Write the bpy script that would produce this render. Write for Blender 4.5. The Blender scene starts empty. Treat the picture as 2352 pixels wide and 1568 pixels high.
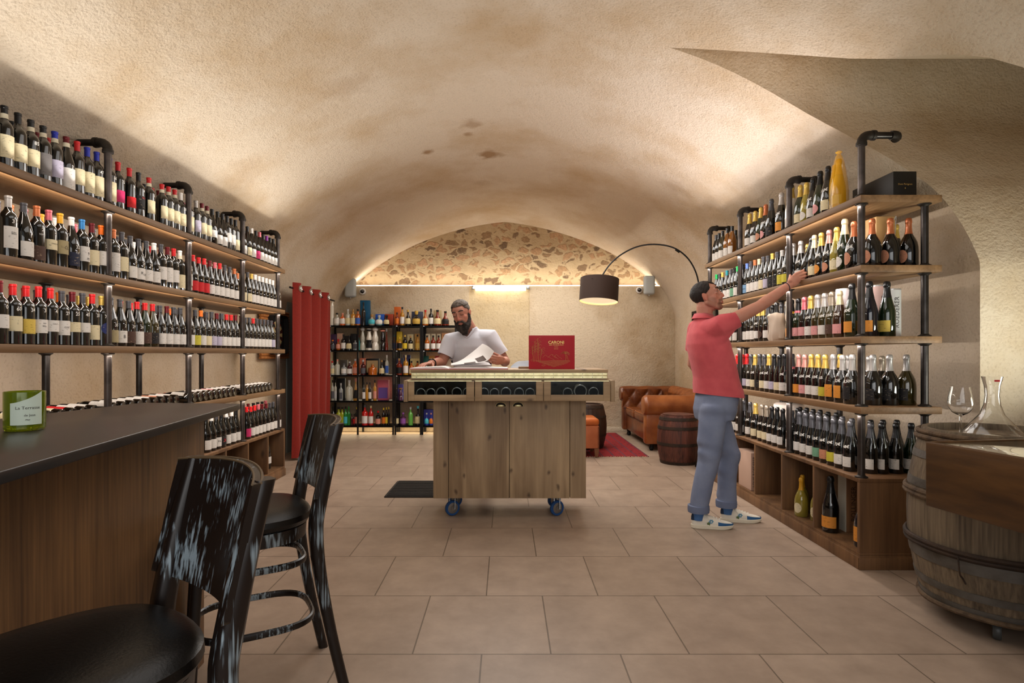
import bpy, bmesh, math, random
from mathutils import Vector, Matrix, noise
random.seed(7)
S = bpy.context.scene
COL = S.collection
PI = math.pi
V = Vector
F, CX, CY, H = 1320.0, 1162.0, 812.0, 1.3      # focal length in px, principal point, eye height

def P(px, py, Y):                       # photo measurement at depth Y -> metres
    return V(((px-CX)/F*Y, Y, H-(py-CY)/F*Y))

# ------------------------------------------------------------------ materials
def lin(c):
    return tuple(((v/255)/12.92 if v/255 <= .04045 else ((v/255+.055)/1.055)**2.4) for v in c)+(1,)
MATS = {}
def M(name, col=(200,200,200), rough=.5, metal=0, var=None, vscale=8, vstretch=(1,1,1), bump=0, bscale=60,
      coat=0, trans=0, ior=1.45, emit=None, estr=0, alpha=1, sheen=0, spec=.5, sss=0):
    if name in MATS: return MATS[name]
    m = bpy.data.materials.new(name); m.use_nodes = True
    nt = m.node_tree; N = nt.nodes; L = nt.links
    b = N['Principled BSDF']
    b.inputs['Base Color'].default_value = lin(col)
    b.inputs['Roughness'].default_value = rough
    b.inputs['Metallic'].default_value = metal
    b.inputs['Specular IOR Level'].default_value = spec
    b.inputs['IOR'].default_value = ior
    b.inputs['Coat Weight'].default_value = coat
    b.inputs['Coat Roughness'].default_value = .06
    b.inputs['Transmission Weight'].default_value = trans
    b.inputs['Alpha'].default_value = alpha
    b.inputs['Sheen Weight'].default_value = sheen
    if sss:
        b.inputs['Subsurface Weight'].default_value = sss
        b.inputs['Subsurface Radius'].default_value = (.012,.005,.003)
    if emit:
        b.inputs['Emission Color'].default_value = lin(emit)
        b.inputs['Emission Strength'].default_value = estr
    if var or bump:
        tc = N.new('ShaderNodeTexCoord')
    if var:
        mp = N.new('ShaderNodeMapping'); mp.inputs['Scale'].default_value = vstretch
        nz = N.new('ShaderNodeTexNoise'); nz.inputs['Scale'].default_value = vscale; nz.inputs['Detail'].default_value = 6
        cr = N.new('ShaderNodeValToRGB')
        cr.color_ramp.elements[0].color = lin(col); cr.color_ramp.elements[1].color = lin(var)
        cr.color_ramp.elements[0].position = .35; cr.color_ramp.elements[1].position = .68
        L.new(tc.outputs['Object'], mp.inputs['Vector']); L.new(mp.outputs[0], nz.inputs['Vector'])
        L.new(nz.outputs['Fac'], cr.inputs['Fac']); L.new(cr.outputs[0], b.inputs['Base Color'])
    if bump:
        n2 = N.new('ShaderNodeTexNoise'); n2.inputs['Scale'].default_value = bscale; n2.inputs['Detail'].default_value = 4
        bp = N.new('ShaderNodeBump'); bp.inputs['Strength'].default_value = bump; bp.inputs['Distance'].default_value = .01
        L.new(tc.outputs['Object'], n2.inputs['Vector']); L.new(n2.outputs['Fac'], bp.inputs['Height'])
        L.new(bp.outputs[0], b.inputs['Normal'])
    MATS[name] = m
    return m

def wood(name, c1, c2, grain='z', fine=28, rough=.55, knots=0, dark=None, plank=0, bumpd=.25, streak=.45, flat=None):
    """plank wood: stretched noise along the grain, fine streaks, optional knots and board tint"""
    if name in MATS: return MATS[name]
    m = bpy.data.materials.new(name); m.use_nodes = True
    nt = m.node_tree; N = nt.nodes; L = nt.links; b = N['Principled BSDF']
    tc = N.new('ShaderNodeTexCoord')
    def nz(scale, along, detail=6, dist=0):
        mp = N.new('ShaderNodeMapping')
        sc = [1,1,1]; sc['xyz'.index(grain)] = along
        mp.inputs['Scale'].default_value = sc
        n = N.new('ShaderNodeTexNoise'); n.inputs['Scale'].default_value = scale
        n.inputs['Detail'].default_value = detail; n.inputs['Distortion'].default_value = dist
        L.new(tc.outputs['Object'], mp.inputs['Vector']); L.new(mp.outputs[0], n.inputs['Vector'])
        return n
    a = nz(7, .12, 8, .6); f = nz(fine*4, .03, 4)
    mix = N.new('ShaderNodeMath'); mix.operation = 'MULTIPLY_ADD'
    mix.inputs[1].default_value = streak; L.new(f.outputs['Fac'], mix.inputs[0])
    ms = N.new('ShaderNodeMath'); ms.operation = 'MULTIPLY'; ms.inputs[1].default_value = 1.03-streak
    L.new(a.outputs['Fac'], ms.inputs[0]); L.new(ms.outputs[0], mix.inputs[2])
    cr = N.new('ShaderNodeValToRGB'); e = cr.color_ramp.elements
    e[0].position = .36; e[0].color = lin(c1); e[1].position = .66; e[1].color = lin(c2)
    L.new(mix.outputs[0], cr.inputs['Fac'])
    out = cr.outputs[0]
    if knots:
        mp = N.new('ShaderNodeMapping'); sc = [1,1,1]; sc['xyz'.index(grain)] = .55
        mp.inputs['Scale'].default_value = sc
        nw = N.new('ShaderNodeTexNoise'); nw.inputs['Scale'].default_value = 9
        ad = N.new('ShaderNodeMixRGB'); ad.blend_type = 'ADD'; ad.inputs[0].default_value = .04
        vo = N.new('ShaderNodeTexVoronoi'); vo.inputs['Scale'].default_value = knots
        r2 = N.new('ShaderNodeValToRGB'); r2.color_ramp.elements[0].position = .02; r2.color_ramp.elements[0].color = (1,1,1,1)
        r2.color_ramp.elements[1].position = .085; r2.color_ramp.elements[1].color = (0,0,0,1)
        L.new(tc.outputs['Object'], mp.inputs['Vector']); L.new(mp.outputs[0], ad.inputs[1]); L.new(tc.outputs['Object'], nw.inputs['Vector'])
        L.new(nw.outputs['Color'], ad.inputs[2])
        vec = ad.outputs[0]
        if flat:      # boards seen face on: knots as a flat pattern
            sx = N.new('ShaderNodeSeparateXYZ'); cx = N.new('ShaderNodeCombineXYZ'); L.new(vec, sx.inputs[0])
            for i, ax in enumerate([a for a in 'XYZ' if a.lower() != flat]): L.new(sx.outputs[ax], cx.inputs[i])
            vec = cx.outputs[0]; vo.voronoi_dimensions = '2D'
        L.new(vec, vo.inputs['Vector']); L.new(vo.outputs['Distance'], r2.inputs['Fac'])
        mx = N.new('ShaderNodeMixRGB'); mx.inputs[2].default_value = lin(dark or tuple(v*.5 for v in c1))
        mm = N.new('ShaderNodeMath'); mm.operation = 'MULTIPLY'; mm.inputs[1].default_value = .75
        L.new(r2.outputs[0], mm.inputs[0]); L.new(mm.outputs[0], mx.inputs[0]); L.new(out, mx.inputs[1]); out = mx.outputs[0]
    L.new(out, b.inputs['Base Color'])
    b.inputs['Roughness'].default_value = rough
    bp = N.new('ShaderNodeBump'); bp.inputs['Strength'].default_value = bumpd; bp.inputs['Distance'].default_value = .003
    L.new(f.outputs['Fac'], bp.inputs['Height']); L.new(bp.outputs[0], b.inputs['Normal'])
    MATS[name] = m
    return m

# ------------------------------------------------------------------ object helpers
def tag(o, label=None, cat=None, group=None, kind=None):
    if label: o['label'] = label
    if cat: o['category'] = cat
    if group: o['group'] = group
    if kind: o['kind'] = kind
    return o
def thing(name, label, cat, loc=(0,0,0), rz=0, group=None):
    o = bpy.data.objects.new(name, None); COL.objects.link(o)
    o.empty_display_size = .1; o.location = loc; o.rotation_euler = (0,0,rz)
    return tag(o, label, cat, group)
def finish(bm, sharp=.62):
    bmesh.ops.recalc_face_normals(bm, faces=bm.faces)
    for f in bm.faces: f.smooth = True
    for e in bm.edges:
        if len(e.link_faces) == 2 and e.calc_face_angle(0) > sharp: e.smooth = False
def mesh(bm, mat, name='mesh', sharp=.62, recalc=True):
    if recalc: finish(bm, sharp)
    me = bpy.data.meshes.new(name); bm.to_mesh(me); bm.free()
    for mm in (mat if isinstance(mat, (list, tuple)) else [mat]): me.materials.append(mm)
    return me
def obj(name, bm, mat, parent=None, world=False, sharp=.62, recalc=True):
    """one mesh object; world=True: bm is in world metres and the parent is an unrotated root"""
    if world and parent is not None:
        r = parent
        off = V((0,0,0))
        while r is not None: off += V(r.location); r = r.parent
        bmesh.ops.translate(bm, verts=bm.verts, vec=-off)
    me = bm if isinstance(bm, bpy.types.Mesh) else mesh(bm, mat, name, sharp, recalc)
    o = bpy.data.objects.new(name, me); COL.objects.link(o)
    if parent is not None: o.parent = parent
    return o
def B(): return bmesh.new()

def box(bm, x0, x1, y0, y1, z0, z1, bev=0, seg=2, mtx=None):
    T = Matrix.Translation(((x0+x1)/2,(y0+y1)/2,(z0+z1)/2)) @ Matrix.Diagonal((abs(x1-x0),abs(y1-y0),abs(z1-z0),1))
    r = bmesh.ops.create_cube(bm, size=1, matrix=T); vs = r['verts']
    if bev:
        es = {e for v in vs for e in v.link_edges}
        rr = bmesh.ops.bevel(bm, geom=list(es), offset=bev, segments=seg, affect='EDGES', profile=.5)
        vs = list({v for f in rr['faces'] for v in f.verts} | {v for v in vs if v.is_valid})
    if mtx is not None:
        vs2 = set(vs)
        bmesh.ops.transform(bm, matrix=mtx, verts=list(vs2))
    return vs
def ring_faces(bm, a, b, close=True):
    n = len(a)
    for i in range(n if close else n-1):
        j = (i+1) % n
        try: bm.faces.new((a[i], a[j], b[j], b[i]))
        except ValueError: pass
def loft(bm, rings, caps=True, close=True):
    R = [[bm.verts.new(p) for p in r] for r in rings]
    for a, b in zip(R, R[1:]): ring_faces(bm, a, b, close)
    if caps and close:
        bm.faces.new(list(reversed(R[0]))); bm.faces.new(R[-1])
    return R
def lathe(bm, prof, n=24, org=(0,0,0), mtx=None):
    """prof: (r,z) pairs from bottom to top; r==0 closes to a pole"""
    org = V(org); prev = None; vs = []
    for r, z in prof:
        if r <= 1e-6: cur = [bm.verts.new(org+V((0,0,z)))]
        else: cur = [bm.verts.new(org+V((r*math.cos(2*PI*k/n), r*math.sin(2*PI*k/n), z))) for k in range(n)]
        vs += cur
        if prev is not None:
            if len(prev) == 1 and len(cur) > 1:
                for k in range(n): bm.faces.new((prev[0], cur[(k+1)%n], cur[k]))
            elif len(cur) == 1 and len(prev) > 1:
                for k in range(n): bm.faces.new((prev[k], prev[(k+1)%n], cur[0]))
            elif len(cur) > 1: ring_faces(bm, prev, cur)
        prev = cur
    if mtx is not None: bmesh.ops.transform(bm, matrix=mtx, verts=vs)
    return vs
def frames(pts, loop=False):
    n = len(pts); T = []
    for i in range(n):
        if loop: t = pts[(i+1)%n]-pts[i-1]
        else: t = pts[min(i+1,n-1)]-pts[max(i-1,0)]
        T.append(t.normalized())
    u = T[0].orthogonal().normalized()
    if abs(T[0].z) < .9: u = V((0,0,1)).cross(T[0]).normalized()
    out = []
    for t in T:
        u = (u - t*u.dot(t)).normalized()
        out.append((u, t.cross(u).normalized()))
    return out
def tube(bm, pts, r, n=10, loop=False, caps=True, flat=None, round_caps=False):
    """round bar along pts; r scalar or list; flat=(a,b): cross-section half sizes along the two frame axes"""
    pts = [V(p) for p in pts]; fr = frames(pts, loop)
    rr = r if isinstance(r, (list, tuple)) else [r]*len(pts)
    rings = []
    for p, (u, w), q in zip(pts, fr, rr):
        a, b = (q, q) if flat is None else (flat[0]*q, flat[1]*q)
        rings.append([p+u*(a*math.cos(2*PI*k/n))+w*(b*math.sin(2*PI*k/n)) for k in range(n)])
    if round_caps and not loop:
        def hemi(ring, p, sgn, q):
            t = (pts[1]-pts[0]).normalized() if sgn < 0 else (pts[-1]-pts[-2]).normalized()
            out = []
            for ang in (30, 60, 82):
                s, c = math.sin(math.radians(ang)), math.cos(math.radians(ang))
                out.append([p+(x-p)*c+t*(sgn*q*s) for x in ring])
            return out
        rings = list(reversed(hemi(rings[0], pts[0], -1, rr[0]))) + rings + hemi(rings[-1], pts[-1], 1, rr[-1])
    if loop:
        R = [[bm.verts.new(p) for p in q] for q in rings]
        for i in range(len(R)): ring_faces(bm, R[i], R[(i+1)%len(R)])
        return R
    return loft(bm, rings, caps)
def cyl(bm, p0, p1, r0, r1=None, n=16): return tube(bm, [p0, p1], [r0, r0 if r1 is None else r1], n)
def ell(bm, c, r, rot=None, u=20, v=14):
    T = Matrix.Translation(c) @ (rot.to_4x4() if rot is not None else Matrix.Identity(4)) @ Matrix.Diagonal((r[0],r[1],r[2],1))
    bmesh.ops.create_uvsphere(bm, u_segments=u, v_segments=v, radius=1, matrix=T)
def spline(pts, m=8):
    """Catmull-Rom through pts"""
    pts = [V(p) for p in pts]; out = []
    for i in range(len(pts)-1):
        p0, p1, p2, p3 = pts[max(i-1,0)], pts[i], pts[i+1], pts[min(i+2,len(pts)-1)]
        for k in range(m):
            t = k/m
            out.append(.5*((2*p1)+(p2-p0)*t+(2*p0-5*p1+4*p2-p3)*t*t+(3*p1-p0-3*p2+p3)*t**3))
    out.append(pts[-1])
    return out
def poly_prism(bm, pts2, z0, z1, bev=0):
    lo = [bm.verts.new((x,y,z0)) for x,y in pts2]; hi = [bm.verts.new((x,y,z1)) for x,y in pts2]
    ring_faces(bm, lo, hi); bm.faces.new(list(reversed(lo))); bm.faces.new(hi)
    if bev: bmesh.ops.bevel(bm, geom=[e for e in bm.edges], offset=bev, segments=2, affect='EDGES', profile=.5)
def text_mesh(s, size, align='CENTER', ext=0, bold=0):
    """lettering as flat mesh in the local XY plane"""
    cu = bpy.data.curves.new('t', 'FONT'); cu.body = s; cu.size = size; cu.align_x = align; cu.align_y = 'CENTER'; cu.extrude = ext
    cu.resolution_u = 2; cu.offset = bold
    o = bpy.data.objects.new('t', cu)
    me = bpy.data.meshes.new_from_object(o)
    bpy.data.objects.remove(o); bpy.data.curves.remove(cu)
    return me
def lettering(bm, s, size, mtx, align='CENTER', bold=0):
    me = text_mesh(s, size, align, 0, bold); me.transform(mtx); bm.from_mesh(me); bpy.data.meshes.remove(me)
ORD = ['zeroth','first','second','third','fourth','fifth','sixth','seventh','eighth','ninth','tenth','eleventh','twelfth',
       'thirteenth','fourteenth','fifteenth','sixteenth','seventeenth','eighteenth','nineteenth','twentieth','twenty-first','twenty-second']
# ================================================================== ROOM SHELL
def plaster(name, c, stain, bscale=55, bstr=.5, spots=False):
    m = bpy.data.materials.new(name); m.use_nodes = True
    nt = m.node_tree; N = nt.nodes; L = nt.links; b = N['Principled BSDF']
    tc = N.new('ShaderNodeTexCoord')
    n1 = N.new('ShaderNodeTexNoise'); n1.inputs['Scale'].default_value = .9; n1.inputs['Detail'].default_value = 7; n1.inputs['Roughness'].default_value = .62
    cr = N.new('ShaderNodeValToRGB'); e = cr.color_ramp.elements
    e[0].position = .34; e[0].color = lin(stain); e[1].position = .56; e[1].color = lin(c)
    L.new(tc.outputs['Object'], n1.inputs['Vector']); L.new(n1.outputs['Fac'], cr.inputs['Fac'])
    out = cr.outputs[0]
    # fine stucco pits
    n2 = N.new('ShaderNodeTexNoise'); n2.inputs['Scale'].default_value = bscale; n2.inputs['Detail'].default_value = 3
    n3 = N.new('ShaderNodeTexNoise'); n3.inputs['Scale'].default_value = bscale*.28; n3.inputs['Detail'].default_value = 2
    L.new(tc.outputs['Object'], n2.inputs['Vector']); L.new(tc.outputs['Object'], n3.inputs['Vector'])
    r2 = N.new('ShaderNodeValToRGB'); r2.color_ramp.elements[0].position = .30; r2.color_ramp.elements[0].color = (.66,.62,.58,1)
    r2.color_ramp.elements[1].position = .47; r2.color_ramp.elements[1].color = (1,1,1,1)
    L.new(n2.outputs['Fac'], r2.inputs['Fac'])
    mx = N.new('ShaderNodeMixRGB'); mx.blend_type = 'MULTIPLY'; mx.inputs[0].default_value = .38
    L.new(out, mx.inputs[1]); L.new(r2.outputs[0], mx.inputs[2]); out = mx.outputs[0]
    if spots:          # damp patches at the crown of the vault
        geo = N.new('ShaderNodeNewGeometry')
        for (x, y, z, r, s) in spots:
            ds = N.new('ShaderNodeVectorMath'); ds.operation = 'DISTANCE'; ds.inputs[1].default_value = (x,y,z)
            wob = N.new('ShaderNodeTexNoise'); wob.inputs['Scale'].default_value = 7; wob.inputs['Detail'].default_value = 5
            L.new(tc.outputs['Object'], wob.inputs['Vector'])
            ma = N.new('ShaderNodeMath'); ma.operation = 'MULTIPLY_ADD'; ma.inputs[1].default_value = r*2.2; L.new(wob.outputs['Fac'], ma.inputs[0])
            L.new(geo.outputs['Position'], ds.inputs[0]); L.new(ds.outputs['Value'], ma.inputs[2])
            rr = N.new('ShaderNodeMapRange'); rr.inputs['From Min'].default_value = r*1.35; rr.inputs['From Max'].default_value = r*2.1
            rr.inputs['To Min'].default_value = s; rr.inputs['To Max'].default_value = 0
            L.new(ma.outputs[0], rr.inputs['Value'])
            m3 = N.new('ShaderNodeMixRGB'); m3.inputs[2].default_value = lin((146,112,72))
            L.new(rr.outputs[0], m3.inputs[0]); L.new(out, m3.inputs[1]); out = m3.outputs[0]
    L.new(out, b.inputs['Base Color']); b.inputs['Roughness'].default_value = .92; b.inputs['Specular IOR Level'].default_value = .15
    ad = N.new('ShaderNodeMath'); ad.operation = 'ADD'; L.new(n2.outputs['Fac'], ad.inputs[0]); L.new(n3.outputs['Fac'], ad.inputs[1])
    bp = N.new('ShaderNodeBump'); bp.inputs['Strength'].default_value = bstr; bp.inputs['Distance'].default_value = .012
    L.new(ad.outputs[0], bp.inputs['Height']); L.new(bp.outputs[0], b.inputs['Normal'])
    MATS[name] = m
    return m
def spot(px, py, r, s):       # where a ray of the photo meets the vault
    for i in range(400):
        Y = 2+i*.02; p = P(px, py, Y)
        if p.z > 1.8 + 1.8*math.sqrt(max(0, 1-((p.x+.02)/2.85)**2)): break
    return (p.x, p.y, p.z, r, s)
SPOTS = [spot(1125,354,.17,.8), spot(980,350,.10,.8), spot(1085,287,.15,.5), spot(1072,310,.07,.6), spot(1105,420,.14,.25), spot(800,190,.25,.22), spot(1550,430,.2,.3), spot(560,400,.25,.2)]
m_ceil = plaster('vault_plaster', (208,194,174), (190,168,138), 70, .55, SPOTS)
m_wall = plaster('wall_plaster', (204,189,168), (186,165,136), 60, .6)
m_back = plaster('back_wall_plaster', (202,187,164), (174,152,122), 38, .55)
m_panel = plaster('recess_plaster', (206,190,160), (196,176,140), 34, .45)

XL, XR, YN, YF = -2.87, 2.83, -1.2, 9.9
def vault(Y, k, n):           # k-th point of the vault line at depth Y
    a, c = 2.85, -.02
    t = PI*(1-k/n)
    e = max(0., min(1., (Y-8.5)/1.2)); e = e*e*(3-2*e)
    x, z = c+a*math.cos(t), 1.8+(1.8-.05*e)*math.sin(t)
    z -= .13*e*abs(math.sin(2*t))
    w = noise.noise(V((x*.7, Y*.5, z*.7)))*.022*math.sin(t)
    return V((x, Y, z+w))
bm = B(); rings = []
NV, NR = 56, 60
for i in range(NR+1):
    Y = YN+(YF-YN)*i/NR
    rings.append([V((XL,Y,0))]+[vault(Y,k,NV) for k in range(NV+1)]+[V((XR,Y,0))])
loft(bm, rings); bmesh.ops.recalc_face_normals(bm, faces=bm.faces)
me = bpy.data.meshes.new('shell'); bm.to_mesh(me); bm.free()
shell = bpy.data.objects.new('shell', me); COL.objects.link(shell)
# side vault cutting into the main vault on the right, near the eye
sec = [(3.43,0),(3.43,.9),(3.43,1.85),(3.6,2.29),(3.745,2.51),(4.05,2.995),(4.03,3.445),(3.4,3.045),(2.75,2.67),(2.45,1.8),(2.3,0)]
top = spline([V((y,z,0)) for y,z in sec[2:7]], 6)+spline([V((y,z,0)) for y,z in sec[6:10]], 6)[1:]
sec2 = [(3.43,-.0),(3.43,1.2),(3.43,1.6),(3.43,1.75)]+[(p.x,p.y) for p in top]+[(2.3,-.0)]
bm = B()
loft(bm, [[V((x,y,z)) for y,z in sec2] for x in (.6, 3.7)]); bmesh.ops.recalc_face_normals(bm, faces=bm.faces)
me2 = bpy.data.meshes.new('pocket'); bm.to_mesh(me2); bm.free()
pocket = bpy.data.objects.new('pocket', me2); COL.objects.link(pocket)
md = shell.modifiers.new('u', 'BOOLEAN'); md.operation = 'UNION'; md.object = pocket; md.solver = 'EXACT'
bpy.context.view_layer.update()
dg = bpy.context.evaluated_depsgraph_get()
me3 = bpy.data.meshes.new_from_object(shell.evaluated_get(dg))
bpy.data.objects.remove(shell); bpy.data.objects.remove(pocket)
def part_of(f):
    c = f.calc_center_median(); n = f.normal
    if c.z < .003 or c.y < YN+.004 or c.y > YF-.004: return None
    e = ((c.x+.02)/2.85)**2+((c.z-1.8)/1.8)**2
    if 2.2 < c.y < 4.2 and c.x > .8 and c.z > 1.5 and e > 1.06: return 'wall_right'
    if abs(n.z) < .12 and c.z < 1.86:
        if c.x < -2.5: return 'wall_left'
        return 'wall_right'
    return 'ceiling'
for nm, mt in (('wall_left', m_wall), ('wall_right', m_wall), ('ceiling', m_ceil)):
    bm = B(); bm.from_mesh(me3); bm.normal_update()
    bmesh.ops.delete(bm, geom=[f for f in bm.faces if part_of(f) != nm], context='FACES')
    bmesh.ops.reverse_faces(bm, faces=bm.faces)
    for f in bm.faces: f.smooth = True
    for e in bm.edges:
        if len(e.link_faces) == 2 and e.calc_face_angle(0) > .45: e.smooth = False
    tag(obj(nm, bm, mt, recalc=False), kind='structure')

# floor: 60 cm tiles laid in half bond
m = bpy.data.materials.new('floor_tiles'); m.use_nodes = True
N = m.node_tree.nodes; L = m.node_tree.links; b = N['Principled BSDF']
tc = N.new('ShaderNodeTexCoord'); mp = N.new('ShaderNodeMapping'); mp.inputs['Location'].default_value = (.405-.3+3, -2.487+6, 0)
br = N.new('ShaderNodeTexBrick'); br.inputs['Scale'].default_value = 1; br.inputs['Brick Width'].default_value = .6; br.inputs['Row Height'].default_value = .6
br.inputs['Mortar Size'].default_value = .0035; br.inputs['Mortar Smooth'].default_value = .1; br.offset = .5
br.inputs['Color1'].default_value = lin((166,148,132)); br.inputs['Color2'].default_value = lin((157,139,123)); br.inputs['Mortar'].default_value = lin((112,98,84))
L.new(tc.outputs['Object'], mp.inputs['Vector']); L.new(mp.outputs[0], br.inputs['Vector'])
nz = N.new('ShaderNodeTexNoise'); nz.inputs['Scale'].default_value = 5; nz.inputs['Detail'].default_value = 9; nz.inputs['Roughness'].default_value = .65
L.new(tc.outputs['Object'], nz.inputs['Vector'])
cr = N.new('ShaderNodeValToRGB'); cr.color_ramp.elements[0].position = .3; cr.color_ramp.elements[0].color = (.80,.78,.76,1); cr.color_ramp.elements[1].position = .7; cr.color_ramp.elements[1].color = (1.08,1.07,1.06,1)
L.new(nz.outputs['Fac'], cr.inputs['Fac'])
mx = N.new('ShaderNodeMixRGB'); mx.blend_type = 'MULTIPLY'; mx.inputs[0].default_value = 1
L.new(br.outputs['Color'], mx.inputs[1]); L.new(cr.outputs[0], mx.inputs[2]); L.new(mx.outputs[0], b.inputs['Base Color'])
b.inputs['Roughness'].default_value = .42; b.inputs['Specular IOR Level'].default_value = .34
bp = N.new('ShaderNodeBump'); bp.inputs['Strength'].default_value = .35; bp.inputs['Distance'].default_value = .003; bp.invert = True
L.new(br.outputs['Fac'], bp.inputs['Height']); L.new(bp.outputs[0], b.inputs['Normal'])
bm = B(); box(bm, -3.0, 3.75, YN-.3, 10.0, -.06, 0)
tag(obj('floor', bm, m), kind='structure')

# back wall: lower wall with a ledge, a slightly recessed lit panel, stone lunette behind the ledge
bm = B()
yb = 9.6
x0, x1 = P(1078,0,yb).x, P(1216,0,yb).x
box(bm, -2.95, x0, yb, 9.84, 0, 2.43, .012); box(bm, x1, 2.92, yb, 9.84, 0, 2.43, .012)
tag(obj('wall_back', bm, m_back), kind='structure')
bm = B(); box(bm, x0-.01, x1+.01, yb+.035, 9.84, 0, 2.425)
tag(obj('trim_1', bm, m_panel), kind='structure')

m = bpy.data.materials.new('rubble_stone'); m.use_nodes = True
N = m.node_tree.nodes; L = m.node_tree.links; b = N['Principled BSDF']
tc = N.new('ShaderNodeTexCoord'); mp = N.new('ShaderNodeMapping'); mp.inputs['Scale'].default_value = (1, .4, 1.55)
nw = N.new('ShaderNodeTexNoise'); nw.inputs['Scale'].default_value = 7; nw.inputs['Detail'].default_value = 4
ad = N.new('ShaderNodeMixRGB'); ad.blend_type = 'ADD'; ad.inputs[0].default_value = .24
L.new(tc.outputs['Object'], mp.inputs['Vector']); L.new(tc.outputs['Object'], nw.inputs['Vector']); L.new(mp.outputs[0], ad.inputs[1]); L.new(nw.outputs['Color'], ad.inputs[2])
v1 = N.new('ShaderNodeTexVoronoi'); v1.inputs['Scale'].default_value = 5.4
v2 = N.new('ShaderNodeTexVoronoi'); v2.feature = 'DISTANCE_TO_EDGE'; v2.inputs['Scale'].default_value = 5.4
L.new(ad.outputs[0], v1.inputs['Vector']); L.new(ad.outputs[0], v2.inputs['Vector'])
sp = N.new('ShaderNodeSeparateColor'); L.new(v1.outputs['Color'], sp.inputs['Color'])
has = N.new('ShaderNodeMapRange'); has.inputs['From Min'].default_value = .18; has.inputs['From Max'].default_value = .26; L.new(sp.outputs['Red'], has.inputs['Value'])
siz = N.new('ShaderNodeMath'); siz.operation = 'MULTIPLY_ADD'; siz.inputs[1].default_value = .13; siz.inputs[2].default_value = .025; L.new(sp.outputs['Blue'], siz.inputs[0])
edge = N.new('ShaderNodeMath'); edge.operation = 'SUBTRACT'; L.new(v2.outputs['Distance'], edge.inputs[0]); L.new(siz.outputs[0], edge.inputs[1])
em = N.new('ShaderNodeMapRange'); em.inputs['From Min'].default_value = -.015; em.inputs['From Max'].default_value = .07; L.new(edge.outputs[0], em.inputs['Value'])
fac = N.new('ShaderNodeMath'); fac.operation = 'MULTIPLY'; L.new(has.outputs[0], fac.inputs[0]); L.new(em.outputs[0], fac.inputs[1])
sc = N.new('ShaderNodeValToRGB'); e = sc.color_ramp.elements
e[0].color = lin((158,130,98)); e[1].color = lin((192,156,122)); x = e.new(.5); x.color = lin((168,138,104)); x = e.new(.15); x.color = lin((118,98,78))
L.new(sp.outputs['Green'], sc.inputs['Fac'])
ns = N.new('ShaderNodeTexNoise'); ns.inputs['Scale'].default_value = 30; ns.inputs['Detail'].default_value = 6; L.new(tc.outputs['Object'], ns.inputs['Vector'])
sm = N.new('ShaderNodeMixRGB'); sm.blend_type = 'OVERLAY'; sm.inputs[0].default_value = .5; L.new(sc.outputs[0], sm.inputs[1]); L.new(ns.outputs['Fac'], sm.inputs[2])
mo = N.new('ShaderNodeValToRGB'); mo.color_ramp.elements[0].color = lin((176,152,118)); mo.color_ramp.elements[1].color = lin((206,186,152)); L.new(nw.outputs['Fac'], mo.inputs['Fac'])
mx = N.new('ShaderNodeMixRGB'); L.new(fac.outputs[0], mx.inputs[0]); L.new(mo.outputs[0], mx.inputs[1]); L.new(sm.outputs[0], mx.inputs[2])
L.new(mx.outputs[0], b.inputs['Base Color']); b.inputs['Roughness'].default_value = .95
hh = N.new('ShaderNodeMath'); hh.operation = 'MULTIPLY_ADD'; hh.inputs[1].default_value = 1.0; L.new(fac.outputs[0], hh.inputs[0])
h2 = N.new('ShaderNodeMath'); h2.operation = 'MULTIPLY'; h2.inputs[1].default_value = .8; L.new(ns.outputs['Fac'], h2.inputs[0]); L.new(h2.outputs[0], hh.inputs[2])
bp = N.new('ShaderNodeBump'); bp.inputs['Strength'].default_value = .5; bp.inputs['Distance'].default_value = .025
L.new(hh.outputs[0], bp.inputs['Height']); L.new(bp.outputs[0], b.inputs['Normal'])
bm = B(); box(bm, -2.9, 2.88, 9.84, 9.95, 0, 3.7)
tag(obj('wall_lunette', bm, m), kind='structure')
# thin lit cove line on the ledge
m_led_w = M('led_warm', (255,235,210), .5, emit=(255,236,206), estr=3)
m_led_c = M('led_cool', (255,245,235), .5, emit=(255,240,224), estr=5)
bm = B(); box(bm, -2.66, 2.66, 9.598, 9.612, 2.432, 2.445)
t = obj('ledge_light_strip', bm, m_led_w); tag(t, 'thin glowing light strip along the ledge under the stone arch', 'light strip')
# skirting at the back
bm = B(); box(bm, -.7, 2.83, yb-.015, yb, 0, .08, .004)
tag(obj('baseboard_back', bm, m_wall), kind='structure')
bm = B(); box(bm, 2.815, 2.83, 6.3, yb, 0, .08, .004)
tag(obj('baseboard_right', bm, m_wall), kind='structure')

# ------------------------------------------------------------------ camera
cd = bpy.data.cameras.new('camera'); cam = bpy.data.objects.new('camera', cd); COL.objects.link(cam)
cam.location = (0,0,H); cam.rotation_euler = (PI/2,0,0)
cd.sensor_width = 36; cd.lens = F/2352*36; cd.shift_x = (1176-CX)/2352; cd.shift_y = (CY-784)/2352; cd.clip_start = .05
S.camera = cam
S.view_settings.view_transform = 'Standard'; S.view_settings.look = 'None'; S.view_settings.exposure = -.12; S.view_settings.gamma = .95

# ------------------------------------------------------------------ lights
def area(name, loc, sx, sy, power, col, rot=(0,0,0), spread=None):
    l = bpy.data.lights.new(name, 'AREA'); l.shape = 'RECTANGLE'; l.size = sx; l.size_y = sy; l.energy = power; l.color = col
    if spread: l.spread = spread
    o = bpy.data.objects.new(name, l); COL.objects.link(o); o.location = loc; o.rotation_euler = rot
    return o
WARM, WARM2, COOL = (1,.80,.56), (1,.70,.42), (1,.90,.84)
UP = (PI,0,0)
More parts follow.
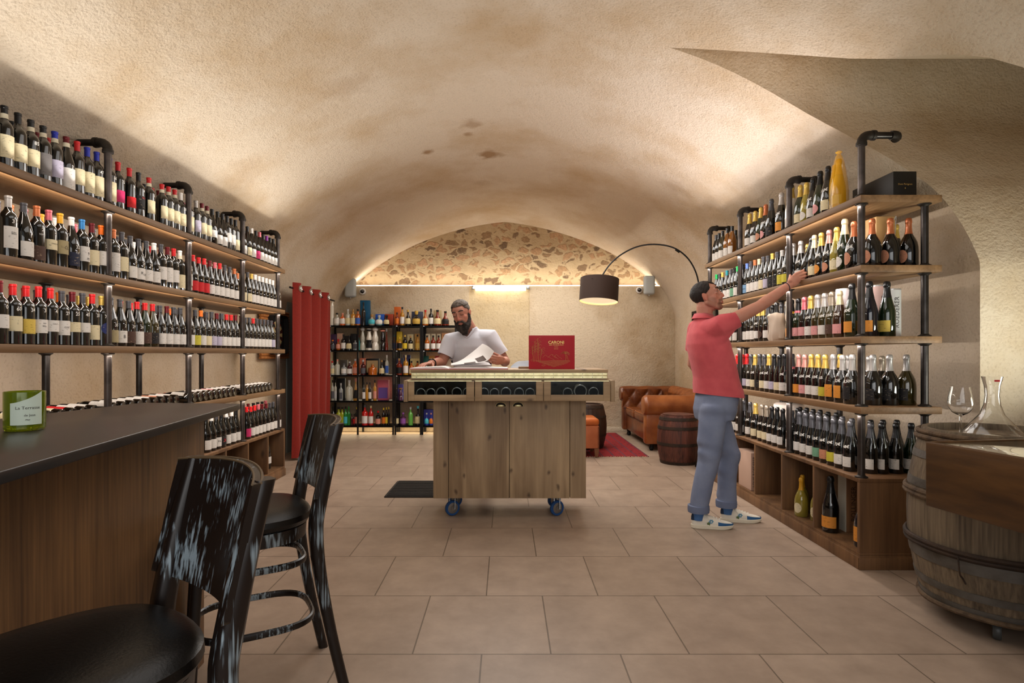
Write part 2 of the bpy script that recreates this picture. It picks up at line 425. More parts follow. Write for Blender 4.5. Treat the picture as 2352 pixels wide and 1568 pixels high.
# strips lying along the front edge of the top shelves shine up on the vault
area('strip_up', (-2.374, 3.9, 2.215), .02, 4.4, 34, (1,.95,.88), (PI, .7, 0), 2.4)
area('strip_up', (2.134, 4.8, 2.27), .02, 2.7, 30, (1,.94,.95), (PI, -.7, 0), 2.4)
# strips under the front lip of each shelf
for z in (2.15, 1.715, 1.295, .87):
    area('strip_down', (-2.374, 3.95, z-.004), .012, 4.4, 9, (1,.88,.78), (0, .95, 0))
for z in (2.20, 1.78, 1.352, .927):
    area('strip_down', (2.134, 4.8, z-.004), .012, 2.65, 7, (1,.92,.87), (0, -.95, 0))
# lunette cove, light bar, back shelving glow
area('cove', (0, 9.66, 2.46), 5.1, .03, 15, (1,.90,.77), (PI-.15, 0, 0))
area('bar', (P(1145,0,9.5).x, 9.54, 2.40), .85, .05, 9, (1,.95,.82), (.35, 0, 0))
area('under_shelf', (-1.85, 9.42, .12), 2.0, .1, 7, (1,.80,.50), (0,0,0))
area('shelf_glow', (-1.85, 9.56, 1.0), 1.9, .9, 5, (1,.84,.58), (-PI/2,0,0))
# daylight from the shop front behind the eye and soft room fills added without any fixture
area('front_window', (.3, -1.1, 1.7), 3.6, 1.8, 30, (1,.99,.98), (PI/2*.86,0,0), 2.2)
area('room_fill', (.1, 6.0, 3.1), 1.8, 3.0, 88, (1,.97,.94), (0,0,0))
area('room_fill', (0, 2.4, 3.0), 1.8, 2.4, 24, (1,.98,.96), (0,0,0))
area('room_fill', (.5, 8.2, 3.15), 2.2, 1.4, 66, (1,.94,.85), (0,0,0))
sb = area('side_bay_fill', (3.15, 2.62, 1.05), .5, .5, 11.5, (.96,1,.90), spread=2.4)  # added lamp out of view, brightens the side vault
sb.rotation_euler = (V((2.2,3.6,2.75))-V(sb.location)).to_track_quat('-Z','Y').to_euler()
w = bpy.data.worlds.new('world'); S.world = w; w.use_nodes = True
w.node_tree.nodes['Background'].inputs[0].default_value = (1,.97,.94,1); w.node_tree.nodes['Background'].inputs[1].default_value = .34
# ================================================================== RACKS
m_shelf = wood('shelf_wood', (104,76,48), (152,118,80), 'y', 16, .5, knots=1.2, streak=.3)
m_shelf_r = wood('shelf_wood_light', (108,80,52), (156,122,86), 'y', 16, .5, knots=1.2, streak=.3)
m_base = wood('cabinet_wood', (94,66,42), (138,102,68), 'z', 16, .5, knots=3.5, streak=.28)
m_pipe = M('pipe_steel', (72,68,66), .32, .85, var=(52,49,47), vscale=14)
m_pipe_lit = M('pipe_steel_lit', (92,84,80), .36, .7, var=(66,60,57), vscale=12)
m_iron = M('malleable_iron', (52,47,42), .5, .6, bump=.2, bscale=120)

def flange(po, r, x, y, z, down):
    def mk():
        bm = B(); k = -1 if down else 1
        lathe(bm, [(.0215,.0),(.036,.0005*k),(.036,.006*k),(.026,.010*k),(.0212,.016*k)], 16)
        return mesh(bm, m_iron, 'flange')
    o = bpy.data.objects.new('flange', sh_mesh(('flange', down), mk)); COL.objects.link(o); o.parent = po
    o.location = V((x, y, z))-V(r.location)
MC = {}
def sh_mesh(key, fn):
    if key not in MC: MC[key] = fn()
    return MC[key]
def rack(side, zs, zbase, ys, xf, xb, xedge, xback, y0, y1, divs, elbow_in, label):
    """pipe and plank rack; side -1 left, +1 right"""
    r = thing('bottle_rack', label, 'shelving', ((xedge+xback)/2, (y0+y1)/2, 0), 0, 'pipe and plank wine racks')
    for i, z in enumerate(zs):
        bm = B(); box(bm, xedge, xback, y0, y1, z-.042, z, .003)
        obj('shelf', bm, m_shelf if side < 0 else m_shelf_r, r, True)
    ztop = zs[-1]
    for y in ys:
        for x, front in ((xf, True), (xb, False)):
            bm = B()
            topz = ztop+.33
            cyl(bm, (x,y,zbase), (x,y,topz if front else ztop-.04), .0205, n=16)
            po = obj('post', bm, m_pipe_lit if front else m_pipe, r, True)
            for z in zs: flange(po, r, x, y, z-.042, True)
            for z in [q for q in zs if q < ztop or front]+[zbase]: flange(po, r, x, y, z, False)
        # elbow and return pipe to the vault
        bm = B(); z = ztop+.33
        d = -side*-1
        e = [(xf, y, z-.01)] + [(xf+side*(.045-.045*math.cos(a)), y, z+.045*math.sin(a)) for a in (.0,.4,.8,1.2,1.57)] + [(xf+side*.07, y, z+.045)]
        tube(bm, e, .027, 14)
        for p0, p1 in (((xf,y,z-.018),(xf,y,z)), ((xf+side*.062,y,z+.045),(xf+side*.082,y,z+.045))): cyl(bm, p0, p1, .031, n=14)
        obj('elbow', bm, m_iron, r, True)
        bm = B(); cyl(bm, (xf+side*.07,y,z+.045), (xf+side*elbow_in,y,z+.045), .0205, n=14)
        ar = obj('pipe_arm', bm, m_pipe, r, True)
        bm = B(); x = xf+side*elbow_in
        tube(bm, [(x-side*.02,y,z+.045),(x,y,z+.045),(x+side*.02,y+.01,z+.045),(x+side*.035,y+.03,z+.045),(x+side*.037,y+.05,z+.045)], .028, 12)
        obj('end_cap', bm, m_iron, ar, True)
    # base cabinet: plinth, top board, floor board, dividers, ends
    bm = B()
    t = .025
    box(bm, xedge, xback, y0+.01, y1-.01, zbase-t, zbase, .002)
    box(bm, xedge, xback, y0+.01, y1-.01, .0, .085, .002)
    box(bm, xedge, xback, y0+.01, y1-.01, .085, .1, .002)
    box(bm, xback-side*.012, xback, y0+.02, y1-.02, .1, zbase-t)
    for y in divs: box(bm, xedge, xback-side*.012, y-.011, y+.011, .1, zbase-t, .001)
    for y in (y0+.01, y1-.035): box(bm, xedge, xback, y, y+.025, .1, zbase-t, .001)
    box(bm, xedge-side*.008, xedge, y0+.002, y1-.002, 0, .075, .002); box(bm, xedge-side*.008, xback, y0-.0, y0+.01, 0, .075, .002)
    obj('base_cabinet', bm, m_base, r, True)
    return r
LZ = [.922, 1.346, 1.767, 2.20]; LB = .50
RZ = [.979, 1.405, 1.833, 2.254]; RB = .547
rack(-1, LZ, LB, [2.59,3.473,4.355,5.247,6.058], -2.405, -2.78, -2.37, -2.855, 1.75, 6.17, [2.2,2.65,3.1,3.55,4.0,4.45,4.87,5.29,5.73], .22,
     'long pipe and plank wine rack along the left wall behind the bar')
rack(1, RZ, RB, [3.5,4.39,5.31,6.10], 2.165, 2.55, 2.13, 2.62, 3.45, 6.16, [3.98,4.44,4.92,5.39,5.8], .20,
     'pipe and plank champagne rack along the right wall beside the man in red')
# corner caps of tape at the near ends of the right shelves
# ================================================================== BOTTLES
GL = {'k': M('glass_black', (10,11,10), .06, coat=1, spec=.6), 'g': M('glass_green', (16,34,12), .07, coat=1, spec=.6),
      'n': M('glass_brown', (52,28,10), .08, coat=1, spec=.6), 'o': M('glass_olive', (50,44,14), .08, coat=1, spec=.6),
      'e': M('glass_navy', (12,14,26), .07, coat=1, spec=.6), 'w': M('bottle_white', (232,226,214), .25, coat=.6),
      'c': M('glass_clear_gold', (176,160,64), .06, coat=1, trans=.35), 'y': M('glass_amber', (128,78,16), .08, coat=1),
      'r': M('glass_red_wine', (58,8,14), .08, coat=1)}
CAPC = {'k':(22,22,23),'r':(196,30,34),'d':(104,28,34),'o':(226,110,30),'y':(214,160,40),'w':(228,226,222),'s':(176,172,168),'g':(66,66,70),
        'b':(40,52,160),'n':(40,170,90),'p':(206,110,120),'c':(190,112,70),'t':(40,130,140),'v':(130,50,150),'i':(60,130,190),'a':(206,176,90),
        'h':(150,138,122),'l':(110,140,214),'m':(206,150,140),'f':(222,208,170)}
CAPN = {'k':'black','r':'red','d':'dark red','o':'orange','y':'golden','w':'white','s':'silver','g':'grey','b':'blue','n':'green','p':'pink',
        'c':'copper','t':'teal','v':'violet','i':'sky blue','a':'gold','h':'bronze','l':'pale blue','m':'rose','f':'pale gold'}
LABC = {'w':(226,222,216),'c':(226,214,178),'y':(218,190,90),'k':(34,32,34),'r':(206,34,40),'t':(172,158,120),'b':(40,52,110),'g':(120,116,116),
        'o':(224,150,60),'p':(222,160,160),'m':(206,50,110),'l':(130,170,206),'e':(36,40,64),'v':(190,184,204),'d':(84,60,50),'n':(120,170,140),'q':(206,196,70),'x':(200,140,110)}
LABN = {'w':'white','c':'cream','y':'yellow','k':'black','r':'red','t':'tan','b':'blue','g':'grey','o':'orange','p':'pink','m':'magenta',
        'l':'light blue','e':'navy','v':'lavender','d':'brown','n':'green','q':'lime yellow','x':'salmon'}
def cap_mat(c): return M('capsule_'+CAPN[c].replace(' ','_'), CAPC[c], .36, .45 if c not in 'kwgroy' else .08, coat=.25)
def label_mat(c):
    nm = 'label_'+LABN[c].replace(' ','_')
    if nm in MATS: return MATS[nm]
    m = M(nm, LABC[c], .65); nt = m.node_tree; N = nt.nodes; L = nt.links; b = N['Principled BSDF']
    # faint printed rules and a vignette of ink, differing from bottle to bottle
    tc = N.new('ShaderNodeTexCoord'); oi = N.new('ShaderNodeObjectInfo')
    ad = N.new('ShaderNodeVectorMath'); ad.operation = 'MULTIPLY_ADD'; ad.inputs[1].default_value = (1,1,1)
    sc = N.new('ShaderNodeMath'); sc.operation = 'MULTIPLY'; sc.inputs[1].default_value = 37; L.new(oi.outputs['Random'], sc.inputs[0])
    cx = N.new('ShaderNodeCombineXYZ'); L.new(sc.outputs[0], cx.inputs[0]); L.new(sc.outputs[0], cx.inputs[2])
    L.new(tc.outputs['Object'], ad.inputs[0]); L.new(cx.outputs[0], ad.inputs[2])
    mp = N.new('ShaderNodeMapping'); mp.inputs['Scale'].default_value = (60,60,170)
    nz = N.new('ShaderNodeTexNoise'); nz.inputs['Scale'].default_value = 1; nz.inputs['Detail'].default_value = 2
    L.new(ad.outputs[0], mp.inputs['Vector']); L.new(mp.outputs[0], nz.inputs['Vector'])
    r = N.new('ShaderNodeMapRange'); r.inputs['From Min'].default_value = .62; r.inputs['From Max'].default_value = .68; r.inputs['To Max'].default_value = .45
    L.new(nz.outputs['Fac'], r.inputs['Value'])
    mx = N.new('ShaderNodeMixRGB'); mx.inputs[1].default_value = lin(LABC[c]); dark = sum(LABC[c]) < 240
    mx.inputs[2].default_value = lin((190,170,140) if dark else tuple(v*.45 for v in LABC[c]))
    L.new(r.outputs[0], mx.inputs[0]); L.new(mx.outputs[0], b.inputs['Base Color'])
    return m
SHAPE = {
 'b': dict(r=.0375, h=.30, prof=[(0,.004),(.028,.002),(.034,0),(.0375,.004),(.0375,.188),(.0364,.2),(.0325,.212),(.0255,.222),(.019,.231),(.0155,.24),(.0142,.25),(.0140,.288),(.0155,.289),(.0155,.298),(.011,.2995),(0,.2995)],
      cap=[(.0149,.238),(.0148,.25),(.0147,.287),(.0163,.289),(.0163,.2995),(.0145,.301),(0,.3012)], lab=(.052,.142,1.22), pz=.176, pr=.0335),
 'u': dict(r=.0405, h=.296, prof=[(0,.004),(.03,.002),(.037,0),(.0405,.005),(.0405,.138),(.0395,.152),(.0355,.172),(.029,.194),(.0225,.216),(.0175,.236),(.0150,.255),(.0140,.284),(.0155,.285),(.0155,.294),(.011,.2955),(0,.2955)],
      cap=[(.0163,.240),(.0156,.255),(.0147,.283),(.0163,.285),(.0163,.2955),(.0145,.297),(0,.2972)], lab=(.022,.098,1.15), pz=.128, pr=.0402),
 'c': dict(r=.0435, h=.315, prof=[(0,.006),(.032,.003),(.0395,0),(.0435,.006),(.0435,.128),(.0422,.148),(.0375,.172),(.0305,.198),(.0235,.224),(.0185,.25),(.0160,.275),(.0155,.29),(.0175,.292),(.0175,.30),(.014,.312),(0,.314)],
      cap=[(.0248,.221),(.0190,.25),(.0166,.274),(.0163,.281),(.0168,.283),(.0184,.286),(.0190,.292),(.0184,.301),(.0170,.309),(.0125,.3155),(0,.317)], lab=(.028,.092,1.12), pz=.155, pr=.0424),
 'f': dict(r=.052, h=.305, prof=[(0,.006),(.038,.003),(.047,0),(.052,.007),(.0523,.10),(.0508,.128),(.0455,.156),(.0355,.18),(.0245,.2),(.0185,.22),(.0162,.245),(.0155,.278),(.0175,.28),(.0175,.29),(.014,.3),(0,.303)],
      cap=[(.0225,.207),(.0190,.222),(.0168,.247),(.0164,.270),(.0170,.272),(.0186,.276),(.0192,.282),(.0185,.291),(.0170,.299),(.0125,.3055),(0,.307)], lab=(.03,.11,.85), pz=.14, pr=.05),
}
MC = {}
def sh_mesh(key, fn):
    if key not in MC: MC[key] = fn()
    return MC[key]
def patch(bm, prof_r, z0, z1, half, rot=0, nz=6, na=14, shape='rect', off=.0007):
    """label patch wrapped on a surface of revolution, facing +x"""
    if shape == 'rect':
        G = [[bm.verts.new(((prof_r(z0+(z1-z0)*i/nz)+off)*math.cos(rot-half+2*half*j/na), (prof_r(z0+(z1-z0)*i/nz)+off)*math.sin(rot-half+2*half*j/na), z0+(z1-z0)*i/nz)) for j in range(na+1)] for i in range(nz+1)]
        for a, b in zip(G, G[1:]): ring_faces(bm, a, b, False)
    else:
        zc, hz = (z0+z1)/2, (z1-z0)/2
        c = bm.verts.new((prof_r(zc)+off, 0, zc)); prev = None
        for rr in (.3, .6, .8, 1):
            ring = []
            for k in range(24):
                a = 2*PI*k/24; z = zc+hz*rr*math.sin(a); th = rot+half*rr*math.cos(a)
                ring.append(bm.verts.new(((prof_r(z)+off)*math.cos(th), (prof_r(z)+off)*math.sin(th), z)))
            if prev is None:
                for k in range(24): bm.faces.new((c, ring[k], ring[(k+1)%24]))
            else: ring_faces(bm, prev, ring)
            prev = ring
def prof_fn(prof):
    p = [q for q in prof if q[0] > 0]
    def f(z):
        for (r0,z0),(r1,z1) in zip(p, p[1:]):
            if z0 <= z <= z1 and z1 > z0: return r0+(r1-r0)*(z-z0)/(z1-z0)
        return p[-1][0]
    return f
m_chalk = M('white_marker', (238,236,230), .7)
m_ink = M('label_ink', (50,42,40), .7)
m_neck = M('neck_label', (222,214,190), .6)
def wrap_text(bm, s, size, prof_r, z, rot=0, tilt=0, off=.0009, bold=0.):
    me = text_mesh(s, size, 'CENTER', 0, bold)
    b2 = bmesh.new(); b2.from_mesh(me); bpy.data.meshes.remove(me)
    R = prof_r(z)
    for v in b2.verts:
        x, y = v.co.x, v.co.y
        zz = z+y+tilt*x; th = rot+x/R; rr = prof_r(zz)+off
        v.co = V((rr*math.cos(th), rr*math.sin(th), zz))
    me = bpy.data.meshes.new('t'); b2.to_mesh(me); b2.free(); bm.from_mesh(me); bpy.data.meshes.remove(me)
LABSPEC = {'': None}
def bottle(shape, glass, cap, lab, loc, rz, label, group, labz=None, price=None, words=None, ink=None, oval=False, neck=False, scale=(1,1), band=None, tilt=None, cat='bottle'):
    s = SHAPE[shape]; pf = prof_fn(s['prof'])
    nm = 'champagne_bottle' if shape in 'cf' else 'wine_bottle'
    def g():
        bm = B(); lathe(bm, s['prof'], 24); return mesh(bm, GL[glass], nm)
    o = bpy.data.objects.new(nm, sh_mesh(('g', shape, glass), g)); COL.objects.link(o)
    o.location = loc; o.rotation_euler = tilt or (0,0,rz); o.scale = (scale[0],scale[0],scale[1])
    tag(o, label, cat, group)
    def part(key, name, mat, fn):
        def mk():
            bm = B(); fn(bm); return mesh(bm, mat, name)
        c = bpy.data.objects.new(name, sh_mesh(key, mk)); COL.objects.link(c); c.parent = o; return c
    part(('c', shape, cap), 'foil' if shape in 'cf' else 'capsule', cap_mat(cap), lambda bm: lathe(bm, s['cap'], 24))
    if lab and lab != '-':
        z0, z1, half = s['lab']
        if labz: z0, z1 = labz
        if oval: part(('lo', shape, lab, z0, z1), 'label', label_mat(lab), lambda bm: patch(bm, pf, z0, z1, half*.72, shape='oval', off=.0016))
        else: part(('l', shape, lab, z0, z1), 'label', label_mat(lab), lambda bm: patch(bm, pf, z0, z1, half))
    if neck: part(('n', shape), 'neck_label', m_neck, lambda bm: patch(bm, pf, .238, .262, 3.1, na=20, off=.0015))
    if band: part(('bd', shape, band), 'neck_band', cap_mat(band), lambda bm: patch(bm, pf, .205, .222, 3.1, na=20, off=.0012))
    sg = 1 if abs(rz) > 1.5 else -1
    if price: part(('p', shape, price, sg), 'price_mark', m_chalk, lambda bm: wrap_text(bm, price, .026, pf, s['pz'], .42 if sg > 0 else -.05, .12, bold=.0004))
    if words:
        mt = m_ink if ink is None else ink
        part(('w', shape, words, sg), 'lettering', mt, lambda bm: [wrap_text(bm, t, sz, pf, z, ro+.42*sg, 0, .0016) for t, sz, z, ro in words])
    return o
def ordinal_labels(items, place):
    pass
def settle(items, y_of, rmin=None):
    """keep neighbours in one row from touching"""
    for _ in range(60):
        for a, b in zip(items, items[1:]):
            need = SHAPE[a['s']]['r']+SHAPE[b['s']]['r']+.003
            d = a['y']-b['y']
            if abs(d) < need:
                k = (need-abs(d))/2*(1 if d >= 0 else -1)
                a['y'] += k; b['y'] -= k
def parse(txt):
    out = []
    for t in txt.split():
        f = t.split(':'); a = f[0]
        i = 0
        while a[i].isdigit() or a[i] == '.': i += 1
        d = dict(px=float(a[:i]), s=a[i], g=a[i+1], c=a[i+2], l=a[i+3])
        for k in f[1:]:
            if k[0] == 'P': d['price'] = k[1:].replace('E', '€')
            elif k == 'O': d['oval'] = True
            elif k == 'N': d['neck'] = True
            elif k[0] == 'Z': d['labz'] = tuple(float(v)/1000 for v in k[1:].split(','))
            elif k[0] == 'B': d['band'] = k[1]
            elif k[0] == 'T': d['words'] = k[1:]
            elif k[0] == 'H': d['hs'] = float(k[1:])
        out.append(d)
    return out
def shelf_row(txt, X, z, side, rackname, shelfname, back, posts, rz, group):
    items = parse(txt); items.sort(key=lambda d: d['px'])
    for d in items: d['y'] = X*F/(d['px']-CX)
    settle(items, None)
    for d in items:           # keep clear of the posts
        for py in posts:
            need = SHAPE[d['s']]['r']+.024
            if not back and abs(d['y']-py) < need: d['y'] = py+need*(1 if d['y'] > py else -1)
    settle(items, None)
    items = [d for d in items if d['y'] < (6.125 if side < 0 else 6.11)]
    # bays are counted along the picture, from its left
    edges = sorted(posts, reverse=(side > 0))
    cnt = {}
    for d in items:
        bay = sum(1 for e in edges if (d['y'] > e if side < 0 else d['y'] < e)); d['bay'] = bay
        cnt[bay] = cnt.get(bay, 0)+1; d['i'] = cnt[bay]
    for d in items:
        r = 'behind the front row, ' if back else ''
        shape = {'b':'wine bottle','u':'sloping wine bottle','c':'champagne bottle','f':'bulbous champagne bottle'}[d['s']]
        lab = '' if d['l'] == '-' else LABN[d['l']]+' label, '
        bayn = BAYS[side][d['bay']]
        where = '%s%s, %s' % (ORD[d['i']]+(' back' if back else ' front'), ' of '+bayn, shelfname)
        label = '%s-capped %s, %s%s' % (CAPN[d['c']].replace(' ','-'), shape, '' if back else lab, where)
        kw = {k: d[k] for k in ('price','oval','neck','labz','band') if k in d}
        if 'words' in d: kw['words'] = WORDS[d['words']][0]; kw['ink'] = WORDS[d['words']][1]
        hs = d.get('hs', 1)
        bottle(d['s'], d['g'], d['c'], d['l'], (X, d['y'], z+.0006), rz+random.uniform(-.12,.12), label, group, scale=(hs*random.uniform(.985,1.0), hs*random.uniform(.985,1.012)), **kw)
BAYS = {-1: ['first left bay','second left bay','third left bay','fourth left bay','fifth left bay','sixth left bay'],
        1: ['first right bay','second right bay','third right bay','fourth right bay','last right bay']}
BAYS[-1] = ['bay nearest the bar','bay nearest the camera','second bay','third bay','far bay','rack end']
m_white_ink = M('white_print', (230,228,224), .6); m_red_ink = M('red_print', (196,30,40), .6); m_gold_ink = M('gold_print', (196,160,90), .4, .4)
WORDS = {
 'sel': ((('SEL',.018,.118,.28),), m_ink), 'cl': ((('CL',.022,.11,.3),), m_ink), 'terra': ((('TERRA',.011,.150,.3),), m_white_ink),
 'gran': ((('GRAN RES',.009,.118,.3),), m_ink), 'pe': ((('9',.024,.105,.35),('PE',.018,.075,.3)), m_ink), 'pol': ((('POL',.011,.095,.3),), m_white_ink),
 'la': ((('LA',.010,.118,.3),), m_ink), 'cou': ((('COU',.013,.098,.2),), m_ink), 'hav': ((('HAUT',.009,.11,.2),), m_ink), 'par': ((('PAV',.009,.11,.3),('BEAU',.009,.096,.3)), m_ink),
 'rot': ((('R',.026,.064,.0),('OEM',.020,.055,.75)), m_ink), 'clu': ((('CLU',.016,.13,.35),), m_red_ink), 'pa': ((('PA',.024,.065,.1),), m_ink), 'x': ((('X',.042,.06,.1),), m_red_ink),
 'brut': ((('BRUT',.014,.06,.0),), m_ink), 'bil': ((('BRUT',.008,.05,.0),), m_white_ink), 'gb': ((('B',.03,.06,.2),), m_ink)}
lp = [2.59,3.473,4.355,5.247,6.058]; rp = [3.5,4.39,5.31,6.10]
BF, BK = -2.437, -2.56
LG = ['red wine bottles on the top left shelf','red wine bottles on the second left shelf','red wine bottles on the third left shelf','bottles above the left cabinet']
shelf_row('20bkkc:N:Z45,155 51bkkc:Z50,140 77bkkc:P85:N 104bkkg:N:Z35,150 129bkbv:N:Z45,140 152ukdw:P7:N:Z8,120 172bkrc 195bkbc:Z30,150 216bkbc:P47:Z30,150 237bkbc:P60:Z30,150 270bkrm:P32:Z45,120 297bkrr:P4:Z40,110 318bkkk:P4:Tclu 342bkrc:P5:N 374bkrc:P4:N 389bkrc:P4:N 401bkrc:P4:N 415bkwc:P38 428bkdc:P55:Z35,150 450bksv:P34 464bkdc:P37:N 476bkdc:P37:N 486ukkw:Z60,120 500ukkw 511ukkw:P2 522bkkw:Z70,150 531bkkw:P33:Z60,150 540bkkc:Z30,120 550ukrw 568ukkc 578ukww 588ukkm 598uknw 606ukkw 614ukvw 620ukkw 626ukkw'.replace('uknw','ukpw'),
          BF, LZ[3], -1, 'left rack', 'top left shelf', False, lp, 0, LG[0])
shelf_row('28bkkc 84bkdc 110bkrc 331bkkc 352bkrc:N 362bkdc:N 378bkrc 421bkdc 530bkkw 560bkkw', BK, LZ[3], -1, 'left rack', 'top left shelf', True, lp, 0, LG[0])
shelf_row('19bksw:P31:Tsel:Z45,150 57ukgw:P1 88bkcd:P2:Tterra:Z15,90 117bkpc:P4:Tgran:Z85,140 144bkyt:P3:Tcl:Z75,150 166ukwe:P32:Tpol 188bkiw:P28:Tpe:Z60,145 210bkdc:P35:Z50,140 231bkow:P34:Z60,145 268bkcw:P4:Z40,155 283bkgc:P3 300ukgw:P35 318ukgw:P28:Trot 335ukgw:P29 350ukww:P33 366bkgw:P37 383bkdw:P3:Z45,150 397bkrw:P3 413bkwc:N:Z20,120 427bkgw:P3 446ukrr:P3 457ukrr 467ukrr 478ukdw:P2 491ukpw:P3 504ukrw 516ukgw 527ukgw:P2 538ukcw 549ukyc 569ukgc 579ukaw 589ukww 596ukww 603ukww 609ukww 616ukww 626ukww 634ukww',
          BF, LZ[2], -1, 'left rack', 'second left shelf', False, lp, 0, LG[1])
shelf_row('5bkgw 33bkow 42bkdw 62bkow 69bkpw 94bkyw 124bkww 171bkpw 214bkgw 234bkcw 276bkgw 284bkgw 306bkww 346bkrw 368bkrw 385bkgw 413bkrw 444bkrw 478bkrw 491bkgw 516bkgw 545bkcw 586bkgw', BK, LZ[2], -1, 'left rack', 'second left shelf', True, lp, 0, LG[1])
shelf_row('11bkdw:P0:Z75,140 39bkrc:P60:Z65,140 67bkry:P34:Z55,130 94bkrw:P3:Tpar:Z60,130 120bkrw:P4:Thav:Z70,130 147bkgw:P29:Tcou:Z55,135 173bkdc:P25:Z75,130 196bkgw:P45:Z75,130 218bkrc:P33:Z35,120 238bkab:P77:O:Z70,140 264ukgt:P35 280ukgw:P2:Tgb 297ukgd:P29 316ukrw:P26:Z15,100 335ugrd 349uork:P37 362ukgw:P28 376ukdw:P21 389ukgw:P2 403ukgw:P3 418ukgw:P25 452ukgq:P3 466ukow 478ukgc 487ukgv 497ukdv:P3 507ukgw 517ukrw:P23 528ukrw:P3 539ukdw 549ukdw 564ukgw 572ukgw 580ukrw 589ukgw:P3 598ukgw 606ukgw 614ukgw 623ukgv',
          BF, LZ[1], -1, 'left rack', 'third left shelf', False, lp, 0, LG[2])
shelf_row('16bkrw 45bkrw 69bkrw 77bkgw 102bkgw 128bkow 154bkgw 176bkaw 198bkaw 276bkrw 300ugrw 330ukdw 357bkgw 389ukow 405ukgw 470ukgw 500ukgw 560ukdw', BK, LZ[1], -1, 'left rack', 'third left shelf', True, lp, 0, LG[2])
shelf_row('476ukkw 485ukww 495ukgw:Tpa 507ukkk:Tx 519ukww 532ukww 543ukkw 566ukrm:P2 576ukrw 585ukrw 593ukpw 601ukdw 611ukdw:P2 622ukgw:P2 630ukgw 636ukdw', BF, LB, -1, 'left rack', 'left cabinet top', False, lp, 0, LG[3])
shelf_row('520bkkw 560bkpw 570bkdw 582bkkw 592bkkw 602bkkw 610bkpw 622bkkw', BK, LB, -1, 'left rack', 'left cabinet top', True, lp, 0, LG[3])

# bottles lying in a row, bases towards the hall
lay = [(40,'d','c'),(75,'k','w'),(115,'r','w'),(142,'r','c'),(167,'k','r'),(192,'d','w'),(215,'k','w'),(267,'k','w'),(284,'k','w'),(303,'d','w'),(321,'o','w'),(340,'k','w'),(358,'r','w'),(374,'k','x'),(389,'k','w'),(405,'k','w'),
       (441,'k','w'),(452,'r','k'),(462,'r','w'),(472,'g','w'),(484,'r','w'),(496,'v','p'),(506,'k','w'),(517,'n','w'),(527,'d','w'),(538,'d','w'),(563,'r','w'),(572,'k','w'),(580,'v','w'),(588,'d','w'),(596,'d','w'),(604,'k','w'),(612,'k','w'),(621,'k','w')]
ys = [2.40*F/(CX-p) for p, c, l in lay]
for _ in range(40):
    for i in range(len(ys)-1):
        d = ys[i+1]-ys[i]
        if d < .082: ys[i] -= (.082-d)/2; ys[i+1] += (.082-d)/2
cnt = {}
for (p, c, l), y in zip(lay, ys):
    bay = sum(1 for e in lp if y > e); cnt[bay] = cnt.get(bay, 0)+1
    bottle('u' if p > 430 else 'b', 'k', c, l, (-2.395, y, LZ[0]+.0425), 0,
           'lying wine bottle, %s cap, %s label, %s lying one in %s' % (CAPN[c], LABN[l], ORD[cnt[bay]], BAYS[-1][bay]),
           'wine bottles lying in a row on the left rack', labz=(.03,.13) if p > 430 else (.045,.15), tilt=(0, -PI/2+.05, 0), scale=(.98,.98))
# right rack
XRF, XRB = 2.217, 2.33
RG = ['bottles on the top right shelf','champagne bottles on the second right shelf','champagne bottles on the third right shelf','champagne bottles on the fourth right shelf','champagne bottles above the right cabinet']
shelf_row('1628ukrw 1636uknw 1643ukgw 1650ukkw 1660uokw 1671uykw 1682uykw 1722ckaw:P80E 1735ckaw:P70E 1748cgax:O 1759ckcp:P105E:O 1772ckgk:H1.06 1795cksо:P63E:H1.08 1826cwaw:H1.12 1839cgac 1850ccaw:O:H.97 1866ckkw:P70E 1884cgkp:O:H1.06 1902ckkc:P110E:H1.05'.replace('о','o'), XRF, RZ[3], 1, 'right rack', 'top right shelf', False, rp, PI, RG[0])
shelf_row('1672ukkw 1690ukkw 1748ckrw', XRB, RZ[3], 1, 'right rack', 'top right shelf', True, rp, PI, RG[0])
shelf_row('1638uknw 1645uknw 1652ukgw 1660ukaw 1670uktw 1680ukgw 1687ukkn 1693uknw 1706ukkw 1716uklll 1726ukgw 1735ukcw:P2 1745ukfw:P3 1754ukgc 1764ukgv:P2 1775ukak 1785ukgk 1795uksq:P50E 1806ckgq:P45 1826cksw:P49E 1839cksw:P45E 1872ckfc 1886ckao:P58E:O 1908ckmx:P75E:O 1923ccac 1938cgfw:P55E:O:H1.1 1960fkcx:P85E:O'.replace('uklll','ukll:Tbrut'), XRF, RZ[2], 1, 'right rack', 'second right shelf', False, rp, PI, RG[1])
shelf_row('1856ckaw 1880ckgw 1905ckgw 1930ckaw', XRB, RZ[2], 1, 'right rack', 'second right shelf', True, rp, PI, RG[1])
shelf_row('1681ukkw 1692ukkw 1708ukgw:P40E 1716ukkw 1723ukaw 1730ukkw:P30 1741ckaw:P50E 1752ckad 1763ckgw:P45 1821cgko:P49E:By 1834cgkp:P59:Bp 1847ckpp 1861ckaw:P45E 1879cosp:P50 1893cosw:P58E 1910cohd:P55E 1926cnfp:P79E 1957cgko:P80E:H1.08'.replace('ckad','ckad:O'), XRF, RZ[1], 1, 'right rack', 'third right shelf', False, rp, PI, RG[2])
shelf_row('1727ckgw 1775ckkw 1797ckgw 1806ckgw', XRB, RZ[1], 1, 'right rack', 'third right shelf', True, rp, PI, RG[2])
